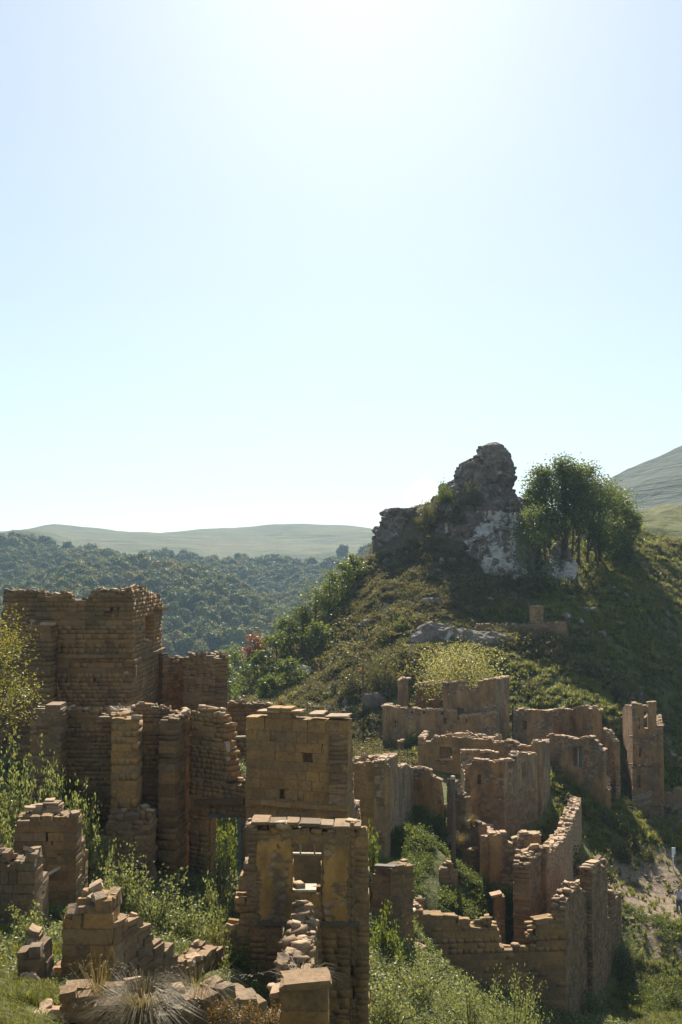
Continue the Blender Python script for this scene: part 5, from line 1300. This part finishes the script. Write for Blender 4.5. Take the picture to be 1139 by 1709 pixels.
def skin_obj(name, pts, edges, radii, mat, parent, sub=1, root=0):
    me = bpy.data.meshes.new(name); me.from_pydata(pts, edges, []); me.materials.append(mat); me.update()
    o = obj(name, me, parent); md = o.modifiers.new('skin', 'SKIN'); md.use_smooth_shade = True
    for i, v in enumerate(me.skin_vertices[0].data):
        v.radius = (radii[i],) * 2 if not isinstance(radii[i], tuple) else radii[i]; v.use_root = (i == root)
    s_ = o.modifiers.new('sub', 'SUBSURF'); s_.levels = s_.render_levels = sub
    return o
M['skin'] = mat_plain('skin', (0.42, 0.25, 0.17), 0.6, 0.08, 20); M['shirt'] = mat_plain('grey_white_shirt', (0.42, 0.43, 0.50), 0.85, 0.25, 30)
M['jeans'] = mat_plain('blue_jeans', (0.06, 0.085, 0.15), 0.9, 0.2, 30); M['shoe'] = mat_plain('dark_shoes', (0.04, 0.035, 0.03), 0.6, 0.1, 9); M['hair'] = mat_plain('dark_hair', (0.03, 0.022, 0.016), 0.6, 0.2, 30)
g = ground(1134, 1527); pe = tag(empty('person', g), 'person in pale shirt and blue jeans standing on the dirt, hand raised to face', 'person', None, 'thing'); pe.rotation_euler = (0, 0, math.radians(-35))
# figure faces -Y (towards the viewer), x to the side; raised arm is the one at -x
B = [(0, 0, .95), (0, .01, 1.12), (0, 0, 1.32), (0, 0, 1.45), (0, -.01, 1.52), (0, -.02, 1.63), (0, -.02, 1.72),
     (-.17, 0, 1.41), (-.24, -.03, 1.15), (-.13, -.20, 1.36), (-.10, -.19, 1.46),
     (.17, 0, 1.41), (.24, .02, 1.14), (.26, -.04, .90), (.26, -.06, .82),
     (-.09, 0, .90), (-.10, -.01, .50), (-.11, .02, .09), (-.11, -.10, .04), (.09, 0, .90), (.12, -.02, .50), (.13, .03, .09), (.13, -.09, .04)]
E = [(0, 1), (1, 2), (2, 3), (3, 4), (4, 5), (5, 6), (3, 7), (7, 8), (8, 9), (9, 10), (3, 11), (11, 12), (12, 13), (13, 14), (0, 15), (15, 16), (16, 17), (17, 18), (0, 19), (19, 20), (20, 21), (21, 22)]
RR = [(.15, .10), (.13, .095), (.15, .105), .075, .055, (.078, .095), (.06, .075), .055, .042, .03, .036, .055, .042, .03, .034, .085, .06, .04, .035, .085, .06, .04, .035]
hands = [((-.10, -.19, 1.46), [(-.085, -.17, 1.53), (-.095, -.18, 1.545), (-.105, -.19, 1.54), (-.115, -.20, 1.53), (-.06, -.19, 1.49)]), ((.26, -.06, .82), [(.245, -.075, .74), (.255, -.08, .73), (.265, -.08, .735), (.275, -.07, .75), (.235, -.10, .78)])]
for hi, (c, tips) in zip((10, 14), hands):
    for tp in tips:
        B.append(tuple((np.array(c) + np.array(tp)) / 2)); B.append(tp); E += [(hi, len(B) - 2), (len(B) - 2, len(B) - 1)]; RR += [.010, .008]
skin_obj('body', B, E, RR, M['skin'], pe)
skin_obj('shirt', [(0, 0, .93), (0, .01, 1.12), (0, 0, 1.32), (0, 0, 1.44), (-.17, 0, 1.41), (-.24, -.03, 1.15), (-.185, -.12, 1.26), (.17, 0, 1.41), (.24, .02, 1.14), (.258, -.03, .95)],
         [(0, 1), (1, 2), (2, 3), (3, 4), (4, 5), (5, 6), (3, 7), (7, 8), (8, 9)], [(.185, .135), (.165, .125), (.18, .13), .095, .075, .06, .05, .075, .06, .048], M['shirt'], pe)
skin_obj('trousers', [(0, 0, .98), (-.09, 0, .88), (-.10, -.01, .50), (-.11, .02, .08), (.09, 0, .88), (.12, -.02, .50), (.13, .03, .08)], [(0, 1), (1, 2), (2, 3), (0, 4), (4, 5), (5, 6)], [(.165, .12), .105, .08, .062, .105, .08, .062], M['jeans'], pe)
for sx in (-.11, .13): skin_obj('shoe', [(sx, .06, .045), (sx, -.04, .045), (sx, -.15, .035)], [(0, 1), (1, 2)], [.05, .052, .042], M['shoe'], pe)
skin_obj('hair', [(0, .03, 1.62), (0, .03, 1.70), (0, -.03, 1.755)], [(0, 1), (1, 2)], [(.075, .07), (.085, .085), (.06, .06)], M['hair'], pe)
for sx in (-.03, .03):
    mb = MB(); mb.box((sx, -.112, 1.645), (.022, .01, .01)); obj('eye', mb.mesh('eye', M['hair']), pe)
mb = MB(); mb.add([(-.015, -.11, 1.60), (.015, -.11, 1.60), (0, -.135, 1.605), (0, -.108, 1.645)], [(0, 2, 1), (0, 3, 2), (1, 2, 3), (0, 1, 3)]); obj('nose', mb.mesh('nose', M['skin']), pe)

# ------------------------------------------------------------------ clouds and the air
def cloud_vol():
    m = bpy.data.materials.new('cloud_vapour'); m.use_nodes = True; nt = m.node_tree; nt.nodes.remove(nt.nodes['Principled BSDF'])
    pv = nt.nodes.new('ShaderNodeVolumePrincipled'); pv.inputs['Color'].default_value = (1, 1, 1, 1); pv.inputs['Density'].default_value = 0.012; pv.inputs['Anisotropy'].default_value = 0.6
    nt.links.new(pv.outputs[0], nt.nodes['Material Output'].inputs['Volume']); return m
M['cloud'] = cloud_vol()
def cloud(label, blobs, D, seed):
    bm = bmesh.new(); c0 = at(blobs[0][0], blobs[0][1], D)
    for (px, py, rp) in blobs:
        p = at(px, py, D) - c0; rr = rp * D / F
        bmesh.ops.create_icosphere(bm, subdivisions=4, radius=rr, matrix=Matrix.Translation(p))
    for v in bm.verts:
        q = v.co * (1 / 60.0) + Vector((seed, 0, 0)); v.co += Vector((mnoise.noise(q * 1.3), mnoise.noise(q * 1.3 + Vector((9, 0, 0))), mnoise.noise(q * 1.3 + Vector((0, 9, 0))))) * 22 + v.normal * mnoise.turbulence(q * 3, 3, False) * 10
    me = bpy.data.meshes.new('cloud'); bm.to_mesh(me); bm.free(); me.materials.append(M['cloud']); me.polygons.foreach_set('use_smooth', [True] * len(me.polygons))
    tag(obj('cloud', me, None, c0), label, 'cloud', kind='thing')
cloud('small white puffy cloud peeking out beside the summit crag', [(712, 805, 9), (698, 815, 12), (684, 826, 11), (722, 815, 10), (705, 835, 15), (690, 845, 12), (730, 830, 12)], 5200, 1)
cloud('tiny white cloud low behind the shoulder rock', [(640, 872, 10), (628, 880, 10), (652, 876, 12), (615, 888, 8)], 5200, 5)
cloud('faint cloud scrap on the far ridge line', [(283, 892, 6), (272, 896, 6), (296, 896, 6)], 5200, 9)
me = bpy.data.meshes.new('haze'); bm = bmesh.new(); bmesh.ops.create_cube(bm, size=1.0); bm.to_mesh(me); bm.free()
hm = bpy.data.materials.new('haze_air'); hm.use_nodes = True; nt = hm.node_tree; nt.nodes.remove(nt.nodes['Principled BSDF'])
pv = nt.nodes.new('ShaderNodeVolumePrincipled'); pv.inputs['Color'].default_value = (0.55, 0.77, 1.0, 1); pv.inputs['Density'].default_value = 0.00020; pv.inputs['Anisotropy'].default_value = 0.0
nt.links.new(pv.outputs[0], nt.nodes['Material Output'].inputs['Volume']); me.materials.append(hm)
zlo = min(VF[:, 2].min(), V[:, 2].min()) - 1.0; zhi = max(VF[:, 2].max() + 3, 30)
o = tag(obj('haze', me, None, (0, 960, (zlo + zhi) / 2)), 'thin blue haze filling the valley', 'haze', kind='stuff'); o.scale = (2260, 2060, zhi - zlo)
